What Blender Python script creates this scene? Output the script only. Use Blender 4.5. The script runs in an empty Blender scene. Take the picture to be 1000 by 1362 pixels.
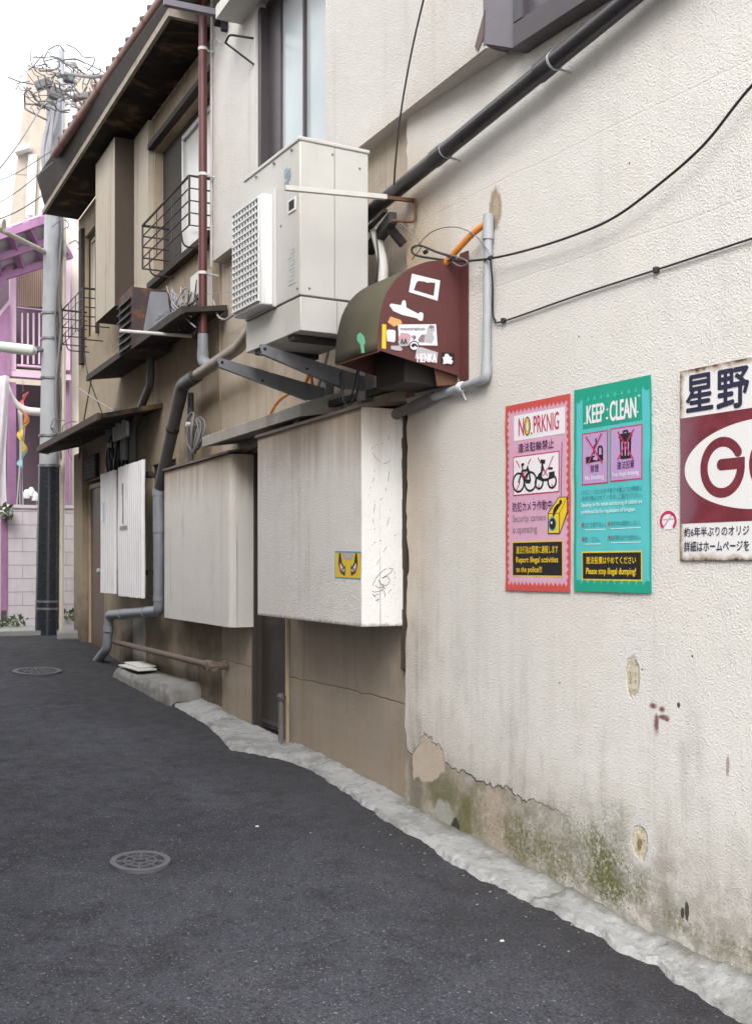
import bpy, bmesh, math, random
from mathutils import Vector, noise as mnoise
random.seed(7)
SC = bpy.context.scene
COL = SC.collection
R = math.radians

# ---------------------------------------------------------------- camera, sky, sun, exposure
F_PX, HX, HY, DIST, CZ = 1480.0, 500.0, 752.0, 3.5, 1.6      # focal length and horizon in photograph pixels
YAW = math.atan(870 / F_PX)
SN, CS = math.sin(YAW), math.cos(YAW)
cam_d = bpy.data.cameras.new("camera")
cam = bpy.data.objects.new("camera", cam_d); COL.objects.link(cam)
cam.location = (-DIST, 0, CZ)
cam.rotation_euler = (R(90), 0, -YAW)
cam_d.sensor_fit = 'VERTICAL'; cam_d.sensor_height = 36.0
cam_d.lens = F_PX * 36.0 / 1362.0
cam_d.shift_y = (HY - 681.0) / 1362.0
cam_d.clip_end = 500
SC.camera = cam

SUN_DIR = Vector((-0.50, -0.56, 0.66)).normalized()
SUN_EL = math.asin(SUN_DIR.z); SUN_AZ = math.atan2(SUN_DIR.x, SUN_DIR.y)
w = bpy.data.worlds.new("World"); SC.world = w; w.use_nodes = True
nt = w.node_tree; nt.nodes.clear()
out = nt.nodes.new('ShaderNodeOutputWorld'); bg = nt.nodes.new('ShaderNodeBackground')
sky = nt.nodes.new('ShaderNodeTexSky'); sky.sky_type = 'NISHITA'; sky.sun_disc = False
sky.sun_elevation = SUN_EL; sky.sun_rotation = SUN_AZ
sky.air_density = 1.0; sky.dust_density = 6.0; sky.ozone_density = 1.0
hs = nt.nodes.new('ShaderNodeHueSaturation'); hs.inputs['Saturation'].default_value = 0.30
nt.links.new(sky.outputs[0], hs.inputs['Color'])
tcn = nt.nodes.new('ShaderNodeTexCoord'); cn = nt.nodes.new('ShaderNodeTexNoise'); cn.inputs['Scale'].default_value = 2.5; cn.inputs['Detail'].default_value = 5
nt.links.new(tcn.outputs['Generated'], cn.inputs['Vector'])
cr = nt.nodes.new('ShaderNodeMapRange'); cr.inputs[1].default_value = .3; cr.inputs[2].default_value = .7; cr.inputs[3].default_value = .55; cr.inputs[4].default_value = .72
nt.links.new(cn.outputs['Fac'], cr.inputs[0])
cm = nt.nodes.new('ShaderNodeMix'); cm.data_type = 'RGBA'; cm.inputs[7].default_value = (7.0, 7.15, 7.4, 1)     # thin bright cloud over the sky
nt.links.new(cr.outputs[0], cm.inputs[0]); nt.links.new(hs.outputs[0], cm.inputs[6]); nt.links.new(cm.outputs[2], bg.inputs[0])
bg.inputs[1].default_value = 0.15
nt.links.new(bg.outputs[0], out.inputs[0])
sl = bpy.data.lights.new("sun", 'SUN'); sl.energy = 0.7; sl.angle = R(28); sl.color = (1, .96, .9)
so = bpy.data.objects.new("sun", sl); COL.objects.link(so)
so.rotation_euler = (-SUN_DIR).to_track_quat('-Z', 'Y').to_euler(); so.location = (-6, -4, 12)
SC.view_settings.view_transform = 'Standard'; SC.view_settings.look = 'None'
SC.view_settings.exposure = 1.3; SC.view_settings.gamma = 1; SC.view_settings.use_curve_mapping = False

# ---------------------------------------------------------------- frames: real planes in the street
def ray(px, py):
    t = (px - HX) / F_PX
    return Vector((SN + CS * t, CS - SN * t, -(py - HY) / F_PX))
def at_depth(px, py, k): return Vector((-DIST, 0, CZ)) + ray(px, py) * k
class Frame:
    """u runs along the wall away from the camera, v out of the wall into the street, z up."""
    def __init__(s, x, y, head):
        h = R(head); s.o = Vector((x, y, 0))
        s.u = Vector((math.sin(h), math.cos(h), 0)); s.v = Vector((-math.cos(h), math.sin(h), 0))
    def P(s, u, v, z): return s.o + s.u * u + s.v * v + Vector((0, 0, z))
    def at(s, px, py, v=0.0):
        r = ray(px, py); c = Vector((-DIST, 0, CZ))
        k = ((s.o + s.v * v) - c).dot(s.v) / r.dot(s.v)
        return c + r * k
    def uz(s, px, py, v=0.0):
        p = s.at(px, py, v); return (p - s.o).dot(s.u), p.z
    def vz(s, px, py, u):                       # on the plane across the wall at u
        r = ray(px, py); c = Vector((-DIST, 0, CZ))
        k = ((s.o + s.u * u) - c).dot(s.u) / r.dot(s.u); p = c + r * k
        return (p - s.o).dot(s.v), p.z
FA = Frame(0, 0, 0)                 # the near stuccoed wall
FB = Frame(0, 5.625, 4.15)          # the older front beyond the cracked corner
FD = Frame(0.6, 17.3, 94.15)        # the fronts across the far street (u to the right)

ZR = [(-12, -1.5), (-4, -.82), (0, -.42), (2, -.21), (3, -.11), (4, .015), (5, .12), (6, .20), (8, .27), (10, .33), (12, .40), (13, .47), (14, .55), (15.5, .635), (17, .66), (90, .9)]
def zr(y):
    for (a, b), (c, d) in zip(ZR, ZR[1:]):
        if y <= c: return b + (d - b) * (y - a) / (c - a)
    return ZR[-1][1]
def road_at(px, py):
    r = ray(px, py); k = 2.0
    for _ in range(60):
        y = k * r.y; k2 = (zr(y) - CZ) / r.z; k = k + (k2 - k) * .5
    return Vector((-DIST + k * r.x, k * r.y, zr(k * r.y)))

# ---------------------------------------------------------------- mesh builder
LOC = {}
def spline(pts, n=8):
    pts = [Vector(p) for p in pts]
    if len(pts) < 3: return pts
    ext = [pts[0] * 2 - pts[1]] + pts + [pts[-1] * 2 - pts[-2]]
    o = []
    for i in range(1, len(ext) - 2):
        p0, p1, p2, p3 = ext[i - 1:i + 3]
        for j in range(n):
            t = j / n
            o.append(.5 * ((2 * p1) + (p2 - p0) * t + (2 * p0 - 5 * p1 + 4 * p2 - p3) * t * t + (3 * p1 - p0 - 3 * p2 + p3) * t ** 3))
    return o + [pts[-1]]
def bend(pts, r, n=5):
    """round the corners of a polyline with radius r"""
    pts = [Vector(p) for p in pts]; o = [pts[0]]
    for a, b, c in zip(pts, pts[1:], pts[2:]):
        d1 = (a - b); d2 = (c - b); q = min(r, d1.length * .45, d2.length * .45)
        p, e = b + d1.normalized() * q, b + d2.normalized() * q
        for j in range(n + 1):
            t = j / n; o.append(p * (1 - t) ** 2 + b * 2 * t * (1 - t) + e * t * t)
    return o + [pts[-1]]
class MB:
    def __init__(s): s.v = []; s.f = []; s.m = []; s.i = 0
    def add(s, pts):
        k = len(s.v); s.v += [Vector(p) for p in pts]; return k
    def face(s, idx): s.f.append(tuple(idx)); s.m.append(s.i)
    def poly(s, pts): k = s.add(pts); s.face(range(k, k + len(pts))); return s
    def prism(s, pts, off):
        n = len(pts); off = Vector(off); k = s.add(pts); s.add([Vector(p) + off for p in pts])
        s.face(range(k + n - 1, k - 1, -1)); s.face(range(k + n, k + 2 * n))
        for i in range(n): s.face((k + i, k + (i + 1) % n, k + n + (i + 1) % n, k + n + i))
        return s
    def box(s, fr, u0, u1, v0, v1, z0, z1):
        return s.prism([fr.P(u0, v0, z0), fr.P(u1, v0, z0), fr.P(u1, v1, z0), fr.P(u0, v1, z0)], (0, 0, z1 - z0))
    def tube(s, pts, r, seg=10, cap=True, flat=None):
        pts = [Vector(p) for p in pts]
        P = [pts[0]]
        for p in pts[1:]:
            if (p - P[-1]).length > 1e-5: P.append(p)
        n = len(P)
        if n < 2: return s
        rr = r if isinstance(r, (list, tuple)) else [r] * n
        if len(rr) != n: rr = [rr[min(len(rr) - 1, int(i * len(rr) / n))] for i in range(n)]
        T = []
        for i in range(n):
            a = P[min(i + 1, n - 1)] - P[max(i - 1, 0)]
            if i not in (0, n - 1): a = (P[i + 1] - P[i]).normalized() + (P[i] - P[i - 1]).normalized()
            T.append(a.normalized() if a.length > 1e-9 else T[-1])
        up = Vector((0, 0, 1)) if abs(T[0].z) < .9 else Vector((1, 0, 0))
        x = T[0].cross(up).normalized(); rings = []
        for i in range(n):
            x = (x - T[i] * x.dot(T[i])).normalized(); y = T[i].cross(x)
            rings.append(s.add([P[i] + (x * math.cos(q) + y * math.sin(q)) * rr[i] for q in [2 * math.pi * j / seg for j in range(seg)]]))
        for a, b in zip(rings, rings[1:]):
            for j in range(seg): s.face((a + j, a + (j + 1) % seg, b + (j + 1) % seg, b + j))
        if cap:
            s.face([rings[0] + j for j in range(seg)][::-1]); s.face([rings[-1] + j for j in range(seg)])
        return s
    def bar(s, a, b, w, h, up=(0, 0, 1)):
        a, b = Vector(a), Vector(b); t = (b - a).normalized(); x = t.cross(Vector(up)).normalized() * w / 2; y = x.normalized().cross(t) * h / 2
        return s.prism([a - x - y, a + x - y, a + x + y, a - x + y], b - a)
    def grid(s, fn, n, m, skirt=None):
        k = s.add([fn(i / n, j / m) for i in range(n + 1) for j in range(m + 1)])
        for i in range(n):
            for j in range(m): s.face((k + i * (m + 1) + j, k + (i + 1) * (m + 1) + j, k + (i + 1) * (m + 1) + j + 1, k + i * (m + 1) + j + 1))
        return s
    def ribbon(s, pts, w, normal):
        pts = [Vector(p) for p in pts]; nrm = Vector(normal); k0 = None
        for i, p in enumerate(pts):
            t = (pts[min(i + 1, len(pts) - 1)] - pts[max(i - 1, 0)]).normalized(); x = t.cross(nrm).normalized() * w / 2
            k = s.add([p - x, p + x])
            if k0 is not None: s.face((k0, k0 + 1, k + 1, k))
            k0 = k
        return s
    def split(s, name, mats, parent=None, **kw):
        par = list(range(len(s.v)))
        def find(i):
            while par[i] != i: par[i] = par[par[i]]; i = par[i]
            return i
        for f in s.f:
            for q in f[1:]: par[find(q)] = find(f[0])
        groups = {}
        for f, m in zip(s.f, s.m): groups.setdefault(find(f[0]), []).append((f, m))
        o = None
        for g in groups.values():
            b = MB(); mp = {}
            for f, m in g:
                for q in f:
                    if q not in mp: mp[q] = b.add([s.v[q]])
                b.i = m; b.face([mp[q] for q in f])
            o = b.build(name, mats, parent, **kw)
        return o
    def build(s, name, mats, parent=None, bevel=0, smooth=35, solid=0, recalc=True):
        if not isinstance(mats, (list, tuple)): mats = [mats]
        if parent is not None: loc = LOC[parent]
        else:
            xs = [p.x for p in s.v]; ys = [p.y for p in s.v]; zs = [p.z for p in s.v]
            loc = Vector(((min(xs) + max(xs)) / 2, (min(ys) + max(ys)) / 2, min(zs)))
        me = bpy.data.meshes.new(name); me.from_pydata([p - loc for p in s.v], [], s.f)
        for m in mats: me.materials.append(m)
        me.polygons.foreach_set('material_index', s.m)
        if recalc:
            bm = bmesh.new(); bm.from_mesh(me); bmesh.ops.recalc_face_normals(bm, faces=bm.faces); bm.to_mesh(me); bm.free()
        me.polygons.foreach_set('use_smooth', [smooth > 0] * len(me.polygons)); me.set_sharp_from_angle(angle=R(smooth))
        o = bpy.data.objects.new(name, me); COL.objects.link(o)
        if parent is not None: o.parent = parent
        else: o.location = loc
        LOC[o] = loc.copy()
        if solid:
            q = o.modifiers.new('thick', 'SOLIDIFY'); q.thickness = solid; q.offset = 0
        if bevel:
            q = o.modifiers.new('bevel', 'BEVEL'); q.width = bevel; q.segments = 2; q.limit_method = 'ANGLE'; q.angle_limit = R(40)
        return o
def tag(o, label, cat, group=None, kind=None):
    o['label'] = label; o['category'] = cat
    if group: o['group'] = group
    if kind: o['kind'] = kind
    return o
def thing(name, label, cat, loc, group=None):
    o = bpy.data.objects.new(name, None); COL.objects.link(o); o.location = loc; o.empty_display_size = .1
    LOC[o] = Vector(loc); return tag(o, label, cat, group)
def struct(o): o['kind'] = 'structure'; return o
def wall_slab(mb, fr, u0, u1, z0, z1, v, th, holes=()):
    """slab with front at v, rectangular holes (u0,u1,z0,z1) with their reveals"""
    us = sorted({u0, u1, *[h[0] for h in holes], *[h[1] for h in holes]}); zs = sorted({z0, z1, *[h[2] for h in holes], *[h[3] for h in holes]})
    inside = lambda u, z: u0 < u < u1 and z0 < z < z1 and not any(h[0] < u < h[1] and h[2] < z < h[3] for h in holes)
    for a, b in zip(us, us[1:]):
        for c, d in zip(zs, zs[1:]):
            um, zm = (a + b) / 2, (c + d) / 2
            if not inside(um, zm): continue
            mb.poly([fr.P(a, v, c), fr.P(b, v, c), fr.P(b, v, d), fr.P(a, v, d)])
            mb.poly([fr.P(a, v - th, c), fr.P(b, v - th, c), fr.P(b, v - th, d), fr.P(a, v - th, d)])
            iu = us.index(a); iz = zs.index(c)
            for (uu, zz, quad) in (((us[iu - 1] + a) / 2 if iu else u0 - 1, zm, (a, c, a, d)), ((b + us[iu + 2]) / 2 if iu + 2 < len(us) else u1 + 1, zm, (b, c, b, d)),
                                   (um, (zs[iz - 1] + c) / 2 if iz else z0 - 1, (a, c, b, c)), (um, (d + zs[iz + 2]) / 2 if iz + 2 < len(zs) else z1 + 1, (a, d, b, d))):
                if not inside(uu, zz):
                    p, q, r_, t_ = quad
                    mb.poly([fr.P(p, v, q), fr.P(r_, v, t_), fr.P(r_, v - th, t_), fr.P(p, v - th, q)])
    return mb

# ---------------------------------------------------------------- materials
def c4(c): return (c[0], c[1], c[2], 1)
class NT:
    def __init__(s, name, rough=.7, metal=0., spec=.5):
        s.mat = bpy.data.materials.new(name); s.mat.use_nodes = True; s.t = s.mat.node_tree
        s.b = s.t.nodes['Principled BSDF']; s.b.inputs['Roughness'].default_value = rough; s.b.inputs['Metallic'].default_value = metal
        s.b.inputs['Specular IOR Level'].default_value = spec
        g = s.t.nodes.new('ShaderNodeNewGeometry'); s.pos = g.outputs['Position']; s.h = None
    def put(s, sock, v):
        if hasattr(v, 'is_linked'): s.t.links.new(v, sock)
        elif isinstance(v, (tuple, list)) and len(v) == 3 and sock.type == 'RGBA': sock.default_value = c4(v)
        else: sock.default_value = v
    def math(s, op, a, b=0., c=None, clamp=False):
        n = s.t.nodes.new('ShaderNodeMath'); n.operation = op; n.use_clamp = clamp
        s.put(n.inputs[0], a); s.put(n.inputs[1], b)
        if c is not None: s.put(n.inputs[2], c)
        return n.outputs[0]
    def vec(s, v, sc=(1, 1, 1), add=(0, 0, 0)):
        n = s.t.nodes.new('ShaderNodeVectorMath'); n.operation = 'MULTIPLY_ADD'; s.put(n.inputs[0], v); n.inputs[1].default_value = sc; n.inputs[2].default_value = add
        return n.outputs[0]
    def noise(s, scale, detail=3, rough=.55, v=None, sc=None, dist=0.):
        n = s.t.nodes.new('ShaderNodeTexNoise'); n.inputs['Scale'].default_value = scale; n.inputs['Detail'].default_value = detail
        n.inputs['Roughness'].default_value = rough; n.inputs['Distortion'].default_value = dist
        v = s.pos if v is None else v
        if sc: v = s.vec(v, sc)
        s.t.links.new(v, n.inputs['Vector']); return n.outputs['Fac']
    def voro(s, scale, feature='F1', v=None):
        n = s.t.nodes.new('ShaderNodeTexVoronoi'); n.feature = feature; n.inputs['Scale'].default_value = scale
        s.t.links.new(s.pos if v is None else v, n.inputs['Vector']); return n
    def mr(s, x, a, b, lo=0., hi=1.):
        n = s.t.nodes.new('ShaderNodeMapRange'); n.interpolation_type = 'SMOOTHSTEP'
        s.put(n.inputs[0], x)
        for i, q in enumerate((a, b, lo, hi)): n.inputs[1 + i].default_value = q
        return n.outputs[0]
    def mix(s, f, a, b, mode='MIX'):
        n = s.t.nodes.new('ShaderNodeMix'); n.data_type = 'RGBA'; n.blend_type = mode
        s.put(n.inputs[0], f); s.put(n.inputs[6], a); s.put(n.inputs[7], b); return n.outputs[2]
    def xyz(s):
        n = s.t.nodes.new('ShaderNodeSeparateXYZ'); s.t.links.new(s.pos, n.inputs[0]); return n.outputs
    def height(s, h, dist):
        h = s.math('MULTIPLY', h, dist); s.h = h if s.h is None else s.math('ADD', s.h, h)
    def blob(s, cy, cz, ry, rz, jit=.5, soft=.5, jscale=14., slant=0.):
        """soft stain on a wall: ellipse in (y, z) with a noisy rim"""
        x = s.xyz(); dy = s.math('MULTIPLY', s.math('SUBTRACT', x[1], cy), 1 / ry); dz = s.math('MULTIPLY', s.math('SUBTRACT', x[2], cz), 1 / rz)
        if slant: dy = s.math('ADD', dy, s.math('MULTIPLY', dz, slant))
        d = s.math('SQRT', s.math('ADD', s.math('MULTIPLY', dy, dy), s.math('MULTIPLY', dz, dz)))
        d = s.math('ADD', d, s.math('MULTIPLY', s.math('SUBTRACT', s.noise(jscale, 4), .5), jit * 2))
        return s.mr(d, 1.0, 1.0 - soft, 0, 1)
    def done(s, col, rough=None):
        s.put(s.b.inputs['Base Color'], col)
        if rough is not None: s.put(s.b.inputs['Roughness'], rough)
        if s.h is not None:
            n = s.t.nodes.new('ShaderNodeBump'); n.inputs['Strength'].default_value = 1; n.inputs['Distance'].default_value = 1
            s.t.links.new(s.h, n.inputs['Height']); s.t.links.new(n.outputs[0], s.b.inputs['Normal'])
        return s.mat
def sh(c, k): return tuple(min(1, q * k) for q in c)
def plain(name, c, rough=.6, metal=0., var=.12, vs=9., dirt=0., dcol=(.07, .055, .045), ds=5., dsc=(1, 1, .25), bump=0., bs=60., rust=0.):
    n = NT(name, rough, metal)
    col = n.mix(n.noise(vs, 4), sh(c, 1 - var), sh(c, 1 + var))
    if dirt: col = n.mix(n.math('MULTIPLY', n.mr(n.noise(ds, 5, .65, sc=dsc), .45, .78), dirt), col, dcol)
    if rust: col = n.mix(n.math('MULTIPLY', n.mr(n.noise(ds * 1.7, 6, .7), .5, .68), rust), col, (.16, .06, .025))
    if bump: n.height(n.noise(bs, 4), bump)
    return n.done(col, n.math('ADD', rough, n.math('MULTIPLY', n.math('SUBTRACT', n.noise(vs * 2, 3), .5), .25)))
def flat(name, c, rough=.5): 
    n = NT(name, rough); return n.done(n.mix(n.noise(25, 3), sh(c, .93), sh(c, 1.07)))

def stucco(name, base, grime=.35, gcol=(.20, .165, .125), streak=.3, scol=(.17, .15, .13), bump=.0058, bs=105, extra=None, tan=.15):
    n = NT(name, .92, 0, .25)
    col = n.mix(n.noise(1.3, 4), sh(base, .95), sh(base, 1.04))
    col = n.mix(n.math('MULTIPLY', n.mr(n.noise(.9, 5, .6), .45, .75), tan), col, (.50, .40, .28))
    col = n.mix(n.math('MULTIPLY', n.mr(n.noise(1.0, 4, .6, sc=(9, 9, .45)), .52, .80), streak), col, scol)
    col = n.mix(n.math('MULTIPLY', n.mr(n.noise(2.2, 6, .7), .5, .8), grime), col, gcol)
    col = n.mix(n.math('MULTIPLY', n.mr(n.noise(150, 3, .6), .62, .75), .16), col, sh(base, .35))
    if extra: col = extra(n, col)
    g = n.math('ADD', n.noise(bs, 2.5, .6), n.math('ADD', n.math('MULTIPLY', n.noise(bs * 2.4, 2, .6), .55), n.math('MULTIPLY', n.mr(n.noise(bs * .8, 2, .5), .5, .8), .5)))
    n.height(g, bump); n.height(n.noise(3, 3), .012)
    return n.done(col)

W0 = (.685, .664, .632)
def near_wall_extra(n, col):
    x = n.xyz(); y, z = x[1], x[2]
    mul = lambda f, k: n.math('MULTIPLY', f, k)
    # brown weathering below the overhang and by the corner
    col = n.mix(mul(n.blob(5.75, 3.45, .95, .95, .3, .9, 4), .8), col, (.40, .29, .17))
    col = n.mix(mul(n.blob(5.6, 2.0, .50, 1.6, .3, .9, 5), .55), col, (.42, .31, .20))
    col = n.mix(mul(n.blob(4.722, 3.465, .062, .135, .35, .3, 22), .8), col, (.27, .19, .11)); col = n.mix(mul(n.blob(4.712, 3.47, .032, .075, .5, .4, 30), .7), col, (.44, .38, .27))
    col = n.mix(mul(n.blob(4.95, 3.72, .9, .13, .5, .9, 5, 1.2), .22), col, (.20, .21, .22))  # soft grey band slanting below the diagonal drain pipe
    # height over the kerb
    hb = n.math('SUBTRACT', z, n.math('SUBTRACT', n.math('MULTIPLY', y, .095), .30))
    wob = n.math('MULTIPLY', n.math('SUBTRACT', n.noise(3.5, 6, .65), .5), .5)
    wet = n.mr(n.math('ADD', hb, wob), .75, .05)
    col = n.mix(mul(wet, .45), col, (.33, .30, .255)); col = n.mix(mul(n.math('MULTIPLY', n.mr(n.math('ADD', hb, wob), .55, .0), n.mr(n.noise(9, 6, .7), .38, .60)), .65), col, (.17, .16, .125))
    stre = n.mr(n.math('ADD', n.math('MULTIPLY', n.noise(1, 5, .7, sc=(7, 7, .9)), .65), n.math('MULTIPLY', n.noise(4, 5, .7), .35)), .47, .68)
    col = n.mix(mul(n.math('MULTIPLY', stre, n.mr(n.math('ADD', hb, wob), 1.5, .3)), .45), col, (.19, .17, .15))
    near_c = n.mr(y, 4.3, 5.6)
    col = n.mix(mul(n.math('MULTIPLY', n.math('MULTIPLY', n.mr(n.math('ADD', n.math('MULTIPLY', n.noise(1, 5, .7, sc=(9, 9, .6)), .6), n.math('MULTIPLY', n.noise(3, 5, .7), .4)), .46, .66), near_c), n.mr(z, 2.4, .8)), .5), col, (.23, .19, .15))
    # the coat has come off below the crack
    lip = n.math('SUBTRACT', n.math('ADD', n.math('MULTIPLY', y, .068), .122), n.math('MULTIPLY', n.math('SUBTRACT', n.noise(7, 5, .6), .5), .16))
    lipm = n.mr(n.math('SUBTRACT', z, lip), .006, -.006); fade = n.mr(n.math('ADD', y, n.math('MULTIPLY', n.math('SUBTRACT', n.noise(6, 6, .7), .5), .9)), 4.05, 4.75)
    bare = n.math('MULTIPLY', lipm, fade)
    pk = n.blob(5.38, .475, .16, .14, .75, .06, 7)
    bare_all = n.math('MAXIMUM', bare, pk)
    bcol = n.mix(n.mr(n.noise(6, 5, .65), .35, .65), (.36, .31, .25), (.21, .19, .13))
    bcol = n.mix(mul(n.mr(n.noise(11, 5, .7), .52, .62), .7), bcol, (.40, .39, .36))
    col = n.mix(n.math('MULTIPLY', bare, .9), col, bcol)
    col = n.mix(mul(n.blob(4.74, .25, .12, .24, .7, .4, 8), .6), col, (.50, .40, .34))
    col = n.mix(mul(n.blob(5.21, .33, .22, .12, .5, .6, 8), .75), col, (.14, .135, .06))
    col = n.mix(mul(n.blob(5.0, .21, .09, .17, .4, .5, 10), .75), col, (.13, .125, .05))
    col = n.mix(mul(n.blob(5.09, .15, .055, .06, .4, .25, 20), .95), col, (.03, .028, .025))
    col = n.mix(mul(n.blob(5.2, .2, .10, .09, .5, .3, 14), .6), col, (.42, .42, .40))
    col = n.mix(mul(n.blob(5.5, .28, .1, .3, .4, .6, 10), .7), col, (.17, .15, .12))
    col = n.mix(pk, col, n.mix(n.noise(8, 4), (.54, .47, .39), (.44, .37, .29)))
    up_ = n.math('MAXIMUM', lipm, pk); edge = n.math('MULTIPLY', n.math('MULTIPLY', n.mr(up_, .02, .35), n.mr(up_, .95, .5)), n.mr(n.math('ADD', y, n.math('MULTIPLY', n.noise(5, 3), .3)), 4.2, 4.5))
    col = n.mix(mul(edge, .75), col, (.10, .075, .055))
    n.height(bare_all, -.011)
    # moss
    for (cy, cz, ry, rz, k) in ((4.52, .21, .20, .16, .8), (4.26, .15, .22, .13, .6), (3.90, .22, .17, .20, .95), (3.84, .13, .16, .12, .95), (3.66, .16, .10, .10, .5), (3.45, .09, .14, .08, .6), (3.15, .06, .3, .07, .45), (4.1, .25, .45, .28, .45), (3.75, .3, .28, .30, .35), (4.9, .25, .35, .2, .4)):
        col = n.mix(mul(n.math('MULTIPLY', n.blob(cy, cz, ry, rz, .8, .8, 11), n.mr(n.noise(45, 4, .65), .36, .58)), k), col, (.13, .132, .045))
        col = n.mix(mul(n.math('MULTIPLY', n.blob(cy, cz, ry * 1.2, rz * 1.2, .7, .8, 9), n.mr(n.noise(60, 4, .7), .52, .64)), k * .9), col, (.05, .05, .035))
    # patched holes
    for (cy, cz, ry, rz) in ((3.70, 1.105, .047, .10), (3.655, .375, .055, .085)):
        halo = n.blob(cy, cz, ry * 2.1, rz * 1.9, .35, .5, 9); col = n.mix(mul(halo, .5), col, (.66, .65, .66))
        q = n.blob(cy, cz, ry, rz, .35, .2, 26)
        col = n.mix(mul(q, .85), col, n.mix(n.mr(n.noise(40, 4, .7), .42, .62), (.62, .56, .42), (.36, .30, .16))); n.height(q, -.006)
    col = n.mix(mul(n.blob(3.655, .365, .018, .03, .5, .3, 30), .8), col, (.12, .10, .03))
    # sprayed red mark, drill hole, small scars
    for (cy, cz, ry, rz) in ((3.572, .988, .034, .020), (3.520, .978, .026, .020), (3.512, .945, .055, .016), (3.552, .912, .022, .062), (3.49, .935, .02, .01)):
        col = n.mix(mul(n.blob(cy, cz, ry, rz, .35, .75, 40), .9), col, (.14, .03, .03))
    for (cy, cz, ry, rz) in ((3.422, 1.006, .011, .014), (3.375, .145, .014, .05), (3.40, .13, .012, .03), (4.20, 1.03, .006, .006), (3.345, 1.22, .006, .006), (3.64, 1.14, .005, .006), (4.06, 2.685, .006, .006), (3.72, 3.40, .006, .006)):
        col = n.mix(mul(n.blob(cy, cz, ry, rz, .3, .3, 40), .92), col, (.035, .03, .022))
    col = n.mix(mul(n.blob(3.155, .79, .012, .05, .4, .4, 30, .25), .8), col, (.30, .24, .2))
    # lift joints of the render
    for (k, z0) in ((1., 3.057), (1., 3.60)):
        d = n.math('ABSOLUTE', n.math('SUBTRACT', n.math('ADD', z, n.math('MULTIPLY', n.math('SUBTRACT', n.noise(2, 2), .5), .03)), z0))
        l = n.mr(d, .008, .0); n.height(l, -.0012); col = n.mix(mul(l, .10), col, (.35, .31, .27))
    return col
def old_wall_extra(n, col):
    x = n.xyz(); z = x[2]
    hb = n.math('ADD', z, n.math('MULTIPLY', n.math('SUBTRACT', n.noise(3, 5, .65), .5), .8))
    col = n.mix(n.math('MULTIPLY', n.mr(hb, 1.3, .3), .55), col, (.20, .165, .125))
    col = n.mix(n.math('MULTIPLY', n.mr(n.noise(1, 5, .7, sc=(6, 6, .35)), .45, .75), .5), col, (.30, .215, .12))
    ln = n.mr(n.math('ABSOLUTE', n.math('SUBTRACT', n.math('ADD', z, n.math('MULTIPLY', n.noise(4, 4), .06)), .80)), .008, .0)
    col = n.mix(n.math('MULTIPLY', ln, .5), col, (.13, .1, .08)); n.height(ln, -.004)
    return col
def far_extra(n, col):
    z = n.xyz()[2]
    hb = n.math('ADD', z, n.math('MULTIPLY', n.math('SUBTRACT', n.noise(2.5, 6, .7), .5), 1.0))
    col = n.mix(n.math('MULTIPLY', n.mr(hb, 1.5, .55), .75), col, (.055, .045, .035))
    return n.mix(n.math('MULTIPLY', n.mr(n.noise(1.6, 6, .7), .42, .62), .4), col, (.40, .34, .26))
def panel_extra(n, col):
    x = n.xyz(); z = x[2]
    run = n.math('MULTIPLY', n.mr(n.noise(1, 4, .65, sc=(7, 7, .12)), .57, .72), n.mr(n.noise(2.2, 4, .6), .35, .65))
    col = n.mix(n.math('MULTIPLY', n.math('MULTIPLY', run, n.mr(z, 1.1, 2.5, .35, 1.)), .75), col, (.25, .20, .15))
    run2 = n.math('MULTIPLY', n.mr(n.noise(1, 4, .6, sc=(17, 17, .08)), .64, .70), n.mr(n.noise(1, 4, .6, sc=(8, 8, 1.2)), .42, .58))
    col = n.mix(n.math('MULTIPLY', run2, .75), col, (.10, .085, .07))
    top = n.mr(n.math('ADD', z, n.math('MULTIPLY', n.noise(1, 4, .6, sc=(14, 14, .6)), .5)), 2.35, 2.85)
    bot = n.mr(n.math('ADD', n.math('ABSOLUTE', n.math('SUBTRACT', z, 1.24)), n.math('MULTIPLY', n.noise(24, 5, .7), .06)), .052, .03); bot = n.math('MULTIPLY', bot, n.mr(x[1], 8.0, 7.95)); col = n.mix(n.math('MULTIPLY', bot, .7), col, (.14, .12, .10))
    return n.mix(n.math('MULTIPLY', top, .8), col, (.33, .23, .14))
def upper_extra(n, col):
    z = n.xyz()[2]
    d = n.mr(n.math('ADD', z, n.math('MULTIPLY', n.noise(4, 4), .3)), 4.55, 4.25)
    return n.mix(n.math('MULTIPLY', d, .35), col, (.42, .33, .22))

M = {}
M['wall_a'] = stucco('near wall stucco', W0, grime=.08, streak=.10, extra=near_wall_extra, tan=.08)
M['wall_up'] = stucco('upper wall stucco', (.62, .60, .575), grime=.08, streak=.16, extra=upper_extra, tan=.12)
M['wall_b'] = stucco('old wall stucco', (.44, .38, .315), grime=.5, streak=.4, bump=.0028, extra=old_wall_extra, tan=.35)
M['panel'] = stucco('stuccoed panel', (.70, .675, .645), grime=.2, streak=.07, bump=.0075, extra=panel_extra, tan=.12)
M['panel_side'] = stucco('fresh panel side', (.74, .73, .71), grime=.12, streak=.05, bump=.004, extra=panel_extra, tan=.02)  # lighter copy of the panel stucco, light on the side put into colour
M['far_wall'] = stucco('far house stucco', (.33, .27, .20), grime=.6, gcol=(.07, .055, .04), streak=.5, scol=(.08, .065, .05), bump=.003, tan=.3, extra=far_extra)  # grime, with tones also darkened for the shade under eaves and canopies
M['far_panel'] = stucco('far house shutter box', (.42, .375, .31), grime=.35, streak=.7, scol=(.16, .125, .09), bump=.003)
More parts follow.
